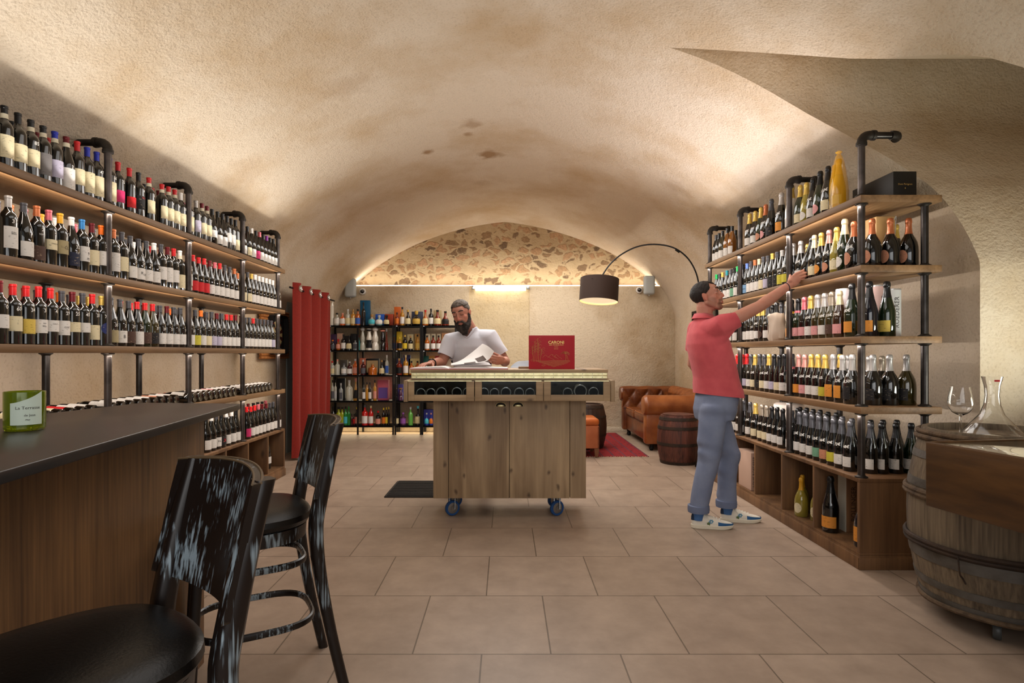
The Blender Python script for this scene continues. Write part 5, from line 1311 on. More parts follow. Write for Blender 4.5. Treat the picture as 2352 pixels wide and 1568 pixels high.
mx = N.new('ShaderNodeMixRGB'); mx.inputs[2].default_value = lin((60,52,70)); L.new(r3.outputs[0], mx.inputs[0]); L.new(cr.outputs[0], mx.inputs[1]); L.new(mx.outputs[0], b.inputs['Base Color'])
b.inputs['Roughness'].default_value = .95
t = thing('rug', 'dark red oriental rug in front of the leather sofa', 'rug', (1.15,8.3,0))
bm = B(); box(bm, .45, 1.80, 7.24, 9.4, 0, .008); obj('pile', bm, m, t, True)
bm = B(); rnd = random.Random(5)
for k in range(60):
    x = .47+k*.0222; tube(bm, [(x,7.245,.005),(x+rnd.uniform(-.008,.008),7.215-rnd.uniform(0,.012),.003)], .004, 5)
fr = obj('fringe', bm, M('fringe', (196,170,140), .9), t, True); fr['kind'] = 'stuff'

# ================================================================== THINGS AMONG THE BOTTLES, RIGHT RACK
def textbox(nm, label, x0, x1, y0, y1, z0, z1, col, texts, cat='box', bev=.003, group='cartons on the right rack', mt=None):
    t = thing(nm, label, cat, ((x0+x1)/2,(y0+y1)/2,z0), 0, group)
    bm = B(); box(bm, x0, x1, y0, y1, z0, z1, bev); obj('carton', bm, mt or M('carton_%d_%d_%d' % col, col, .5), t, True)
    for s, size, mtx, ink in texts:
        bm = B(); lettering(bm, s, size, mtx); obj('lettering', bm, ink, t, True, recalc=False)
    return t
front = lambda x, y, z, rot=0: Matrix.Translation((x,y,z)) @ Matrix.Rotation(PI/2, 4, 'X') @ Matrix.Rotation(rot, 4, 'Z')
sideL = lambda x, y, z, rot=0: Matrix.Translation((x,y,z)) @ Matrix.Rotation(-PI/2, 4, 'Z') @ Matrix.Rotation(PI/2, 4, 'X') @ Matrix.Rotation(rot, 4, 'Z')
zt = RZ[3]+.0005
textbox('gift_case', 'black gift case with small gold lettering, near end of the top right shelf', 2.40, 2.545, 3.56, 3.98, zt, zt+.175, (26,24,22), [('Dom Pérignon', .015, front(2.4725,3.558,zt+.095), m_goldfoil), ('♦', .009, front(2.4725,3.558,zt+.070), m_goldfoil), ('Dom Pérignon', .015, sideL(2.398,3.68,zt+.05), m_goldfoil)])
zt = RZ[2]+.0005
textbox('gift_box', 'gold gift box behind the copper-capped bottles, second right shelf', 2.385, 2.505, 3.70, 3.82, zt, zt+.35, (206,168,112), [], bev=.004)
bm = B(); tube(bm, spline([(2.505,3.69,zt+.35),(2.46,3.69,zt+.27),(2.43,3.69,zt+.2),(2.41,3.69,zt+.05)], 6), .002, 6); tube(bm, spline([(2.505,3.69,zt+.35),(2.50,3.69,zt+.25),(2.49,3.69,zt+.18)], 6), .002, 6)
tag(obj('ribbon', bm, M('silver_cord', (180,178,172), .4)), 'thin silver cord hanging beside the gold gift box, second right shelf', 'ribbon')
bottle('c', 'k', 'a', 'c', (2.565, 3.78, zt), PI, 'gold-capped champagne bottle right of the gold gift box, second right shelf', RG[1])
zt = RZ[1]+.0005
def tubebox(x, y, r, h, z, col, label, txt=None, ink=None):
    t = thing('gift_tube', label, 'gift tube', (x,y,z), 0, 'gift tubes on the third right shelf')
    bm = B(); lathe(bm, [(0,0),(r,0),(r,h),(r-.003,h+.003),(0,h+.003)], 36); obj('tube_body', bm, M('tube_%d_%d_%d' % col, col, .35, coat=.2), t)
    bm = B(); lathe(bm, [(r-.002,h+.0025),(r+.0005,h-.004),(r+.0005,h+.004),(r-.002,h+.0045),(0,h+.0045)], 36); obj('rim', bm, M('rim_silver', (190,186,182), .3, .6), t)
    if txt:
        me = text_mesh(txt, .042); bm2 = bmesh.new(); bm2.from_mesh(me); bpy.data.meshes.remove(me)
        for v in bm2.verts:
            tx, ty = v.co.x, v.co.y; th = -PI/2+.05-ty/r
            v.co = V(((r+.0012)*math.cos(th), (r+.0012)*math.sin(th), h*.52+tx))
        obj('lettering', bm2, ink, t, recalc=False)
tubebox(2.44, 3.78, .066, .335, zt, (222,186,178), 'pink gift tube with dark lettering, third right shelf', 'ROEDERER', m_ink)
tubebox(2.545, 3.80, .058, .315, zt, (206,206,204), 'white gift tube at the right, third right shelf', 'ROEDERER', m_ink)
tubebox(2.34, 3.96, .06, .335, zt, (224,214,216), 'white gift tube behind the green bottle, third right shelf')
# cloth bottle bags
m_bag = M('cotton_bag', (206,190,172), .9, bump=.15, bscale=200)
for bxx, byb, h, r, lab in ((2.222, 4.715, .225, .062, 'cream cotton bottle bag tied round a bottle, third right shelf'), (2.30, 4.62, .33, .045, 'taller cream cotton bag behind the tied bag, third right shelf')):
    t = thing('bottle_bag', lab, 'bag', (bxx,byb,zt), 0, 'cotton bottle bags')
    bm = B(); vs = lathe(bm, [(0,.0),(r*.9,0),(r*1.02,.02),(r,.08),(r*.93,.14),(r*.98,.18),(r*1.05,h-.02),(r*.9,h),(r*.8,h-.012),(r*.5,h-.03),(0,h-.03)], 40)
    for v in bm.verts:
        a = math.atan2(v.co.y, v.co.x); w = .014*noise.noise(V((a*1.6, v.co.z*26, 1+h)))+.006*noise.noise(V((a*5, v.co.z*60, 3)))
        rr = math.hypot(v.co.x, v.co.y)
        if rr > .01: v.co.x *= 1+w/rr; v.co.y *= 1+w/rr; v.co.z += .012*noise.noise(V((a*1.2,0,5)))*(v.co.z/h)
    obj('cloth', bm, m_bag, t)
    bm = B(); tube(bm, spline([(-r*.97,.0,.172),(-r*1.1,.008,.13),(-r*1.08,.012,.09),(-r*1.12,.006,.05)], 5), .002, 6); obj('cord', bm, m_bag, t)
    if h < .3:
        bm = B(); lathe(bm, [(.03,.19),(.02,.235),(.0165,.26),(.0165,.285),(.02,.288),(.0195,.30),(.015,.312),(0,.314)], 18); obj('bottle_neck', bm, cap_mat('k'), t)
# yellow film wrapped bottle on the top shelf
zt = RZ[3]+.0005
m_film = M('yellow_film', (255,196,8), .1, coat=.8, alpha=.38)
t = thing('wrapped_bottle', 'bottle wrapped in crinkled yellow cellophane, near end of the top right shelf', 'bottle', (2.245, 3.875, zt))
bm = B(); lathe(bm, [(0,0),(.056,0),(.060,.01),(.059,.14),(.055,.2),(.045,.27),(.033,.33),(.020,.375),(.010,.388),(.022,.402),(.010,.412),(0,.41)], 30)
for v in bm.verts:
    a = math.atan2(v.co.y, v.co.x); rr = math.hypot(v.co.x, v.co.y)
    if rr > .005: k = 1+.10*noise.noise(V((a*2.2, v.co.z*14, 2))); v.co.x *= k; v.co.y *= k
obj('cellophane', bm, m_film, t, sharp=.3)
bm = B(); lathe(bm, [(r*.98,z*1.12+.003) for r, z in SHAPE['c']['prof']], 24); bt = obj('bottle', bm, M('glass_gold', (206,160,40), .06, coat=1), t)
bm = B(); lathe(bm, [(r,z*1.12+.003) for r, z in SHAPE['c']['cap']], 20); obj('foil', bm, cap_mat('y'), bt)
bm = B(); patch(bm, prof_fn(SHAPE['c']['prof']), .05, .11, 1.1, rot=PI+.3); obj('label', bm, label_mat('y'), bt)
bottle('c', 'c', 'y', 'c', (2.30, 4.02, zt), PI, 'gold-capped bottle just behind the yellow wrapped one, top right shelf', RG[0], scale=(1.05,1.15))
# white ice bucket on the cabinet
t = thing('ice_bucket', 'white rounded ice bucket behind the bottles, right cabinet top', 'bucket', (2.47,5.02,RB))
bm = B(); lathe(bm, [(0,0),(.095,0),(.11,.02),(.125,.27),(.12,.31),(.10,.325),(0,.33)], 36); obj('body', bm, M('bucket_white', (236,224,212), .35), t)
bm = B(); tube(bm, [V((.127*math.cos(a), .127*math.sin(a), .27)) for a in [2*PI*k/36 for k in range(36)]], .004, 6, loop=True); obj('rim', bm, M('bucket_rim', (210,196,182), .35), t)
# cubby contents
zc = .1005
m_case = wood('case_wood', (120,82,52), (160,118,80), 'z', 18, .5)
textbox('wine_carton', 'white wine carton with dark lettering down its side, lower right cubby', 2.145, 2.40, 5.03, 5.30, zc, zc+.33, (206,176,158), [('LOUIS ROEDERER', .034, front(2.172,5.028,zc+.165,PI/2), m_ink)], group='cases in the lower right cubbies')
textbox('wooden_case', 'tall wooden case with pale front in the nearest right cubby', 2.29, 2.45, 3.86, 3.96, zc, zc+.40, (0,0,1), [('BOLLINGER', .045, front(2.335,3.858,zc+.19,PI/2), M('burnt_ink', (70,42,28), .7))], group='cases in the lower right cubbies', mt=m_case)
bm = B(); box(bm, 2.285, 2.2895, 3.865, 3.955, zc+.0, zc+.39); tag(obj('case_front', bm, M('case_pale', (206,200,184), .5)), 'pale sliding lid standing against the wooden case, nearest right cubby', 'lid')
G2 = 'bottles in the lower right cubbies'
bottle('u', 'k', 'k', 'w', (2.25, 4.51, zc), PI+.4, 'dark wine bottle with white label alone in the middle right cubby', G2, scale=(1.1,1.1))
for i, (x, y) in enumerate(((2.25,4.36),(2.19,4.26),(2.24,4.13))):
    bottle('f', 'c', 'y', 'c', (x, y, zc), PI+.5, '%s of three squat gold bottles in a right cubby' % ['farthest','middle','nearest'][i], G2, oval=True, scale=(.92,.92))
bottle('f', 'w', 'w', 'c', (2.24, 4.03, zc), PI, 'white bottle beside the divider in the right cubby with gold bottles', G2, scale=(.8,.8))
bottle('c', 'k', 'k', 'o', (2.195, 3.885, zc), PI+.6, 'large black bottle with orange label and gold seal, nearest right cubby', G2, scale=(1.22,1.18))
bottle('f', 'e', 'k', 'o', (2.225, 3.575, zc), PI+.5, 'navy bottle with orange label by the near edge of the right cabinet', G2, scale=(1.05,1.15), words=(('BRUT',.012,.06,.0),))
G3 = 'bottles in the lower left cubbies'
bottle('u', 'k', 'k', 'w', (-2.50, 6.0, zc), 0, 'dark bottle with white label, right one in the end cubby of the left rack', G3, labz=(.05,.11), scale=(1.15,1.15))
bottle('u', 'k', 'd', 'w', (-2.50, 5.84, zc), 0, 'dark bottle with white label, left one in the end cubby of the left rack', G3, labz=(.03,.11), scale=(1.1,1.1))
bottle('u', 'k', 'p', '-', (-2.6, 5.6, zc), 0, 'pink-capped wine bottle alone in the cubby second from the left rack end', G3)
# ================================================================== PEOPLE
def fuse(bm, voxel, it=4, fac=.5):
    """one continuous skin over overlapping solids"""
    bmesh.ops.recalc_face_normals(bm, faces=bm.faces)
    me = bpy.data.meshes.new('f'); bm.to_mesh(me); bm.free()
    o = bpy.data.objects.new('f', me); COL.objects.link(o)
    r = o.modifiers.new('r', 'REMESH'); r.mode = 'VOXEL'; r.voxel_size = voxel; r.use_smooth_shade = True
    if it:
        s = o.modifiers.new('s', 'SMOOTH'); s.factor = fac; s.iterations = it
    bpy.context.view_layer.update()
    e = o.evaluated_get(bpy.context.evaluated_depsgraph_get())
    m2 = bpy.data.meshes.new_from_object(e)
    bpy.data.objects.remove(o); bpy.data.meshes.remove(me)
    b2 = bmesh.new(); b2.from_mesh(m2); bpy.data.meshes.remove(m2); b2.normal_update()
    return b2
def limb(bm, pts, rr, n=14): tube(bm, pts, rr, n, round_caps=True)
def oval_ring(c, fwd, hw, hd, n=36, p=2.3):
    f = V((fwd[0],fwd[1],0)).normalized(); l = V((-f.y,f.x,0)); out = []
    for k in range(n):
        a = 2*PI*k/n; ca, sa = math.cos(a), math.sin(a)
        out.append(V(c)+f*(hd*math.copysign(abs(ca)**(2/p), ca))+l*(hw*math.copysign(abs(sa)**(2/p), sa)))
    return out
def head_solids(bm, T, fat=1.0):
    q = lambda *p: T @ V(p)
    R = T.to_3x3()
    E = lambda c, r: ell(bm, q(*c), r, R, 28, 20)
    Lm = lambda a, b, r0, r1: limb(bm, [q(*a), q(*b)], [r0, r1], 12)
    E((-.006,0,.036), (.098,.077,.086)); E((.026,0,-.022), (.068,.061*fat,.088)); E((.048,0,.05), (.046,.056,.045))
    E((.070,0,-.096), (.026,.026,.021))
    for s in (-1, 1):
        Lm((.0,s*.056,-.045), (.062,s*.024,-.094), .021, .019); E((.052,s*.040,-.018), (.027,.022,.024))
        Lm((.086,s*.014,.036), (.076,s*.048,.036), .0125, .011)
        E((.103,s*.0125,-.026), (.012,.0085,.0085)); E((-.004,s*.077,.002), (.019,.008,.031)); E((-.014,s*.083,.010), (.009,.006,.020)); E((.004,s*.075,-.022), (.008,.006,.010))
        Lm((.094,s*.019,-.0605), (.100,0,-.0585), .0055, .0075); Lm((.092,s*.017,-.069), (.0985,0,-.070), .006, .008)
        E((.077,s*.033,.0225), (.0155,.0185,.0085)); E((.077,s*.033,.008), (.013,.017,.0065))
    limb(bm, [q(.088,0,.034), q(.104,0,.008), q(.115,0,-.016), q(.116,0,-.022)], [.0095,.0090,.0108,.0105], 12)
    E((.098,0,-.040), (.010,.012,.016)); E((.088,0,-.002), (.022,.010,.034)); E((.096,0,-.018), (.018,.011,.016))
def hand_solids(bm, w, d, n, t, curl=(25,35,25), thumb=(.55,.55,.5), k=1.0, spread=.05, wr=.026, skew=0):
    """palm from the wrist w along d; n: way the palm faces; t: towards the thumb"""
    w, d = V(w), V(d).normalized(); n = V(n); n = (n-d*n.dot(d)).normalized(); t = V(t); t = (t-d*t.dot(d)-n*t.dot(n)).normalized()
    rings = []
    for s, hw, hd, off in ((-.02,wr*.95,.019,0),(.0,.028,.018,0),(.03,.036,.017,.001),(.06,.041,.0155,.002),(.085,.041,.013,.002),(.098,.036,.010,.003)):
        rings.append([w+d*(s*k)+t*(hw*k*math.cos(a))+n*(hd*k*math.sin(a)+off) for a in [2*PI*j/20 for j in range(20)]])
    loft(bm, rings)
    segs = ((.044,.027,.022),(.048,.031,.023),(.045,.028,.022),(.035,.022,.019))
    lat = (.030,.010,-.010,-.029); reach = (.088,.093,.089,.080)
    for i in range(4):
        p = w+d*(reach[i]*k)+t*(lat[i]*k); base = d+t*(spread*(1.5-i)+skew)
        pts = [p-d*.03*k, p]; a = 0; dd = base.normalized()
        for j in range(3):
            a += math.radians(curl[j]*(1+.10*i))
            p = p+(dd*math.cos(a)+n*math.sin(a))*segs[i][j]*k; pts.append(p)
        r0 = (.0098,.0098,.0095,.0085)[i]*k
        limb(bm, pts, [r0*1.05, r0*1.05, r0, r0*.92, r0*.8], 10)
    p = w+d*.022*k+t*.024*k
    v = (d*thumb[0]+t*thumb[1]+n*thumb[2]).normalized()
    p1 = p+v*.046*k; v2 = (v+d*.35+n*.25).normalized(); p2 = p1+v2*.033*k; p3 = p2+(v2+n*.3).normalized()*.026*k
    limb(bm, [p-v*.012, p, p1, p2, p3], [.015*k,.0155*k,.0118*k,.0108*k,.0088*k], 10)
def skin_mat(nm, c, stub, lip):
    m = M(nm, c, .5, sss=.12, bump=.06, bscale=400, spec=.35)
    nt = m.node_tree; N = nt.nodes; L = nt.links; b = N['Principled BSDF']
    at = N.new('ShaderNodeVertexColor'); at.layer_name = 'tone'
    sp = N.new('ShaderNodeSeparateColor'); L.new(at.outputs['Color'], sp.inputs['Color'])
    nz = N.new('ShaderNodeTexNoise'); nz.inputs['Scale'].default_value = 26; nz.inputs['Detail'].default_value = 3
    tc = N.new('ShaderNodeTexCoord'); L.new(tc.outputs['Object'], nz.inputs['Vector'])
    mm = N.new('ShaderNodeMixRGB'); mm.inputs[1].default_value = lin(c); mm.inputs[2].default_value = lin((c[0],int(c[1]*.86),int(c[2]*.84))); L.new(nz.outputs['Fac'], mm.inputs[0])
    prev = mm.outputs[0]
    for ch, col, k in (('Red', stub, .72), ('Green', lip, .65), ('Blue', (c[0],int(c[1]*.72),int(c[2]*.68)), .6)):
        mu = N.new('ShaderNodeMath'); mu.operation = 'MULTIPLY'; mu.inputs[1].default_value = k; L.new(sp.outputs[ch], mu.inputs[0])
        mx = N.new('ShaderNodeMixRGB'); mx.inputs[2].default_value = lin(col); L.new(mu.outputs[0], mx.inputs[0]); L.new(prev, mx.inputs[1]); prev = mx.outputs[0]
    L.new(prev, b.inputs['Base Color'])
    return m
def paint(me, T, stubble):
    inv = T.inverted(); ca = me.color_attributes.new('tone', 'FLOAT_COLOR', 'POINT')
    g = lambda p, c, r: max(0, 1-(((p.x-c[0])/r[0])**2+((p.y-c[1])/r[1])**2+((p.z-c[2])/r[2])**2))
    for v in me.vertices:
        p = inv @ v.co
        if p.length > .3: ca.data[v.index].color = (0,0,0,1); continue
        q = V((p.x, abs(p.y), p.z))
        st = 0
        if stubble:
            st = max(min(1, 2.2*g(q,(.075,.0,-.088),(.06,.055,.04))), min(1, 1.6*g(q,(.095,.012,-.049),(.03,.034,.014))), .55*min(1, 2*g(q,(.03,.06,-.06),(.05,.03,.05))))
        lip = min(1, 2.5*g(q,(.098,.0,-.065),(.02,.025,.011)))
        st *= 1-lip
        red = .8*min(1, 1.5*g(q,(.115,0,-.02),(.03,.025,.03)))+.5*g(q,(.07,.045,-.012),(.04,.03,.03))+.7*min(1, 2*g(q,(-.005,.085,0),(.03,.02,.04)))
        ca.data[v.index].color = (st, lip, min(1, red), 1)
def head_extras(body, T, mhair, mbrow, lids_down=False, hair=None, off=None):
    """eyes, brows and hair as children; all in world coordinates"""
    q = lambda *p: T @ V(p); R = T.to_3x3()
    for s in (-1, 1):
        if not lids_down:
            bm = B(); ell(bm, q(.0775,s*.033,.0155), (.0122,.0128,.0098), R, 16, 12); e = obj('eye', bm, M('eye_white', (222,214,206), .15, coat=.6), body, True)
            bm = B(); ell(bm, q(.0885,s*.0335,.0162), (.0036,.0058,.0058), R, 14, 10); obj('iris', bm, M('iris_brown', (52,36,24), .1, coat=1), e, True)
            bm = B(); tube(bm, [q(.086,s*.0175,.0195), q(.0915,s*.027,.0232), q(.0895,s*.040,.0228), q(.081,s*.050,.018)], .0013, 6); obj('eyelash', bm, mbrow, body, True)
        else:
            bm = B(); tube(bm, spline([q(.0855,s*.0165,.0125), q(.0935,s*.026,.0090), q(.0925,s*.038,.0090), q(.083,s*.051,.0125)], 4), .0016, 6); obj('eyelash', bm, mbrow, body, True)
        bm = B(); pts = spline([q(.098,s*.013,.0425), q(.0985,s*.026,.0475), q(.092,s*.042,.0480), q(.080,s*.054,.0420)], 4)
        tube(bm, pts, [.0042+.0022*math.sin(PI*i/(len(pts)-1)) for i in range(len(pts))], 8, flat=(1,.8)); obj('eyebrow', bm, mbrow, body, True)
    bm = B(); bmesh.ops.create_uvsphere(bm, u_segments=150, v_segments=100, radius=1)
    kill = []
    for v in bm.verts:
        d = v.co.copy()
        p = V((-.006+.1005*d.x, .0795*d.y, .036+.0895*d.z))
        if p.z < .036: p.y = p.y*(1-.10*(.036-p.z)/.09); p.x = p.x+(.02*(.036-p.z)/.09 if p.x < 0 else 0)
        keep, th = hair(p)
        nn = noise.noise(V((p.x*170, p.y*170, p.z*50)))*.0020+noise.noise(p*45)*.0026
        v.co = q(*(p+d*(th+nn)))
        if not keep: kill.append(v)
    bmesh.ops.delete(bm, geom=kill, context='VERTS')
    bmesh.ops.solidify(bm, geom=bm.faces[:], thickness=.007)
    obj('hair', bm, mhair, body, True, sharp=3)
def hair_mat(nm, a, b2):
    return M(nm, a, .55, var=b2, vscale=60, vstretch=(1,1,.25), bump=.7, bscale=260)
def folds(bm, amp, f=9, diag=(1,.3,.55), seed=0, mask=None):
    bm.normal_update()
    for v in bm.verts:
        p = v.co; k = 1 if mask is None else mask(p)
        if k <= 0: continue
        w = noise.noise(V((p.x*f*.5+seed, p.y*f*.5, p.z*f*.9)))
        u = p.x*diag[0]+p.y*diag[1]+p.z*diag[2]
        s = math.sin(u*f*4+w*5)
        v.co = p+v.normal*(amp*k*(.6*s*abs(noise.noise(p*4+V((seed,0,3))))*2+.7*w))
def cutz(bm, z, up=True):
    g = bm.verts[:]+bm.edges[:]+bm.faces[:]
    bmesh.ops.bisect_plane(bm, geom=g, plane_co=(0,0,z), plane_no=(0,0,1), clear_outer=up, clear_inner=not up)
def cut(bm, co, no, near=None):
    co = V(co)
    fs = [f for f in bm.faces if near is None or near(f.calc_center_median())]
    g = set(fs)
    for f in fs: g |= set(f.verts) | set(f.edges)
    bmesh.ops.bisect_plane(bm, geom=list(g), plane_co=co, plane_no=no, clear_outer=False)
    no = V(no)
    bmesh.ops.delete(bm, geom=[f for f in bm.faces if (near is None or near(f.calc_center_median())) and (f.calc_center_median()-co).dot(no) > 0], context='FACES')
def shell_cloth(name, bm, mat, body, th=.004):
    bmesh.ops.recalc_face_normals(bm, faces=bm.faces)
    return obj(name, bm, mat, body, True, sharp=1.0)

# ---------------------------------------------------------------- man in red polo, reaching up to the rack
mskA = skin_mat('skin_fair', (202,158,138), (120,88,70), (176,98,86))
fwd = V((.9986,.052,0)); rgt = V((.052,-.9986,0))
TA = Matrix.Translation((1.512,4.335,1.722)) @ Matrix.Rotation(-.40, 4, 'Z') @ Matrix.Rotation(-.27, 4, 'Y') @ Matrix.Rotation(-.04, 4, 'X')
sR, eR, wR = V((1.560,4.180,1.500)), V((1.830,4.145,1.642)), V((2.050,4.160,1.795))
sL, eL, wL = V((1.515,4.545,1.495)), V((1.510,4.650,1.215)), V((1.66,4.62,1.02))
bm = B(); head_solids(bm, TA)
limb(bm, [V((1.508,4.362,1.50)), V((1.505,4.352,1.58)), V((1.500,4.340,1.66))], [.064,.060,.060])
loft(bm, [oval_ring((1.59,4.37,.90), fwd, .12,.085), oval_ring((1.585,4.37,1.0), fwd, .125,.09), oval_ring((1.56,4.36,1.2), fwd, .14,.095), oval_ring((1.535,4.36,1.38), fwd, .15,.10), oval_ring((1.52,4.36,1.45), fwd, .13,.085), oval_ring((1.512,4.362,1.545), fwd, .09,.07)])
limb(bm, [sR-V((.02,-.10,.03)), sR-V((0,-.03,.01)), sR.lerp(eR,.35), sR.lerp(eR,.75), eR, eR.lerp(wR,.25), eR.lerp(wR,.6), wR], [.046,.048,.050,.046,.041,.043,.036,.027], 18)
limb(bm, [sL, sL.lerp(eL,.5), eL, eL.lerp(wL,.3), wL], [.054,.047,.041,.041,.028], 18)
hand_solids(bm, wR+V((.002,-.004,.002)), (.74,.06,.66), (-.1,1,.05), (-.6,-.05,.8), curl=(3,20,22), thumb=(.75,.0,.85), wr=.027, skew=-.5, spread=.09)
hand_solids(bm, wL, (.5,-.1,-.85), (.3,-.9,0), (.85,0,.5), curl=(20,30,20))
for h, k, a in ((V((1.565,4.295,.88)), V((1.505,4.29,.53)), V((1.445,4.305,.09))), (V((1.605,4.445,.88)), V((1.715,4.44,.53)), V((1.715,4.455,.09)))):
    limb(bm, [h, h.lerp(k,.5), k, k.lerp(a,.35), a], [.068,.062,.052,.050,.036], 16)
    limb(bm, [a+V((.0,0,-.045)), a+V((.09,0,-.055)), a+V((.15,0,-.060))], [.026,.022,.016])
bm = fuse(bm, .0042, 3)
me = mesh(bm, mskA, 'person', 3)
paint(me, TA, True)
pA = bpy.data.objects.new('person', me); COL.objects.link(pA)
tag(pA, 'man in red polo shirt and blue grey trousers reaching up for a champagne bottle', 'person')
def hairA(p):      # short dark hair with receding temples
    front = .079+ (-.012 if abs(p.y) < .022 else .018*min(1, (abs(p.y)-.022)/.02))
    if p.x > .045: return p.z > front, .004
    if p.x > .012: return p.z > .050-(.045-p.x)*.9, .004
    if p.x > -.02: return p.z > .012, .005
    return p.z > -.070, .006
head_extras(pA, TA, hair_mat('hair_dark', (24,17,14), (40,29,24)), M('brow_dark', (58,42,34), .7), False, hairA)
m_polo = M('coral_polo', (214,96,102), .85, var=(204,86,94), vscale=14, sheen=.15, bump=.25, bscale=500)
bm = B()
loft(bm, [oval_ring((1.620,4.37,.965), fwd, .175,.180), oval_ring((1.614,4.37,1.02), fwd, .172,.174), oval_ring((1.596,4.37,1.12), fwd, .170,.160), oval_ring((1.566,4.365,1.25), fwd, .182,.156), oval_ring((1.535,4.36,1.37), fwd, .190,.150), oval_ring((1.522,4.36,1.45), fwd, .182,.128), oval_ring((1.513,4.361,1.515), fwd, .140,.098), oval_ring((1.506,4.36,1.555), fwd, .080,.078), oval_ring((1.504,4.358,1.585), fwd, .068,.068)])
cu = sR.lerp(eR,.40)
limb(bm, [sR-V((.05,-.10,.03)), sR-V((.02,-.04,.02)), sR, cu, cu.lerp(eR,.25)], [.085,.084,.080,.071,.069], 20)
limb(bm, [sR-V((.02,-.05,.12)), sR.lerp(eR,.25)-V((0,-.01,.02))], [.062,.060], 16)
cl = sL.lerp(eL,.6); limb(bm, [sL, cl, cl.lerp(eL,.3)], [.078,.072,.07], 18)
bm = fuse(bm, .007, 7)
cut(bm, (1.62,4.37,.985), (-.10,0,-1))
cut(bm, (1.505,4.355,1.578), (-.12,0,1))
dv = (eR-sR).normalized()
cut(bm, cu, dv, lambda p: p.x > 1.62 and p.z > 1.46 and (p-cu).length < .2)
dl = (eL-sL).normalized()
cut(bm, cl, dl, lambda p: p.y > 4.50 and (p-cl).length < .16)
def pull(p):      # the shirt is dragged up towards the raised arm
    d = (p-sR).length; return max(.15, 1.2-d*2.2)+.6*max(0, 1-abs(p.z-1.02)/.14)
folds(bm, .011, 5.5, (1.0,.2,-1.1), 2, pull)
po = shell_cloth('polo_shirt', bm, m_polo, pA)
bm = B()          # turned collar and side vent
R = [oval_ring((1.506,4.356,z), fwd, a, a) for z, a in ((1.572,.072),(1.600,.068),(1.604,.070),(1.575,.083),(1.566,.090))]
for i, r in enumerate(R):
    for p in r:
        f = (p-V((1.506,4.356,p.z))).dot(fwd); p.z -= .22*max(0, f+.01)+(.05*max(0,f) if i > 2 else 0); p.x -= .004
loft(bm, R, caps=False); obj('collar', bm, m_polo, po, True, sharp=3)
m_chino = M('blue_grey_chino', (122,132,158), .9, var=(134,144,168), vscale=9, bump=.2, bscale=420)
bm = B()
loft(bm, [oval_ring((1.585,4.365,.80), fwd, .150,.136), oval_ring((1.588,4.366,.88), fwd, .165,.152), oval_ring((1.600,4.368,.96), fwd, .162,.152), oval_ring((1.606,4.37,1.03), fwd, .158,.142)])
for h, k, a in ((V((1.552,4.290,.87)), V((1.508,4.288,.53)), V((1.440,4.305,.12))), (V((1.608,4.450,.87)), V((1.712,4.440,.53)), V((1.708,4.455,.12)))):
    tube(bm, [h+V((0,0,.05)), h, h.lerp(k,.5), k+V((.008,0,0)), k.lerp(a,.4), a], [.095,.106,.096,.084,.073,.068], 24)
bm = fuse(bm, .007, 6)
cutz(bm, 1.02, True); cutz(bm, .125, False)
def knee(p): return .45+1.1*max(0, 1-abs(p.z-.50)/.16)+1.3*max(0, 1-abs(p.z-.17)/.12)+.7*max(0, 1-abs(p.z-.84)/.1)
folds(bm, .009, 6, (.5,.2,1.2), 5, knee)
tr = shell_cloth('trousers', bm, m_chino, pA)
m_chino2 = M('chino_turnup', (114,124,150), .9, bump=.2, bscale=420)
for a in (V((1.443,4.305,.142)), V((1.708,4.455,.142))):
    bm = B(); lathe(bm, [(.062,-.026),(.077,-.026),(.080,0),(.078,.024),(.064,.028),(.062,-.026)], 28, a); obj('turn_up', bm, m_chino2, tr, True)
m_shoe = M('shoe_white', (226,220,206), .5, bump=.1, bscale=200); m_sole = M('sole_cream', (224,216,196), .55); m_blue = M('shoe_blue', (44,96,146), .6); m_navy = M('shoe_navy', (28,52,82), .6); m_sock = M('sock_blue', (72,110,160), .8)
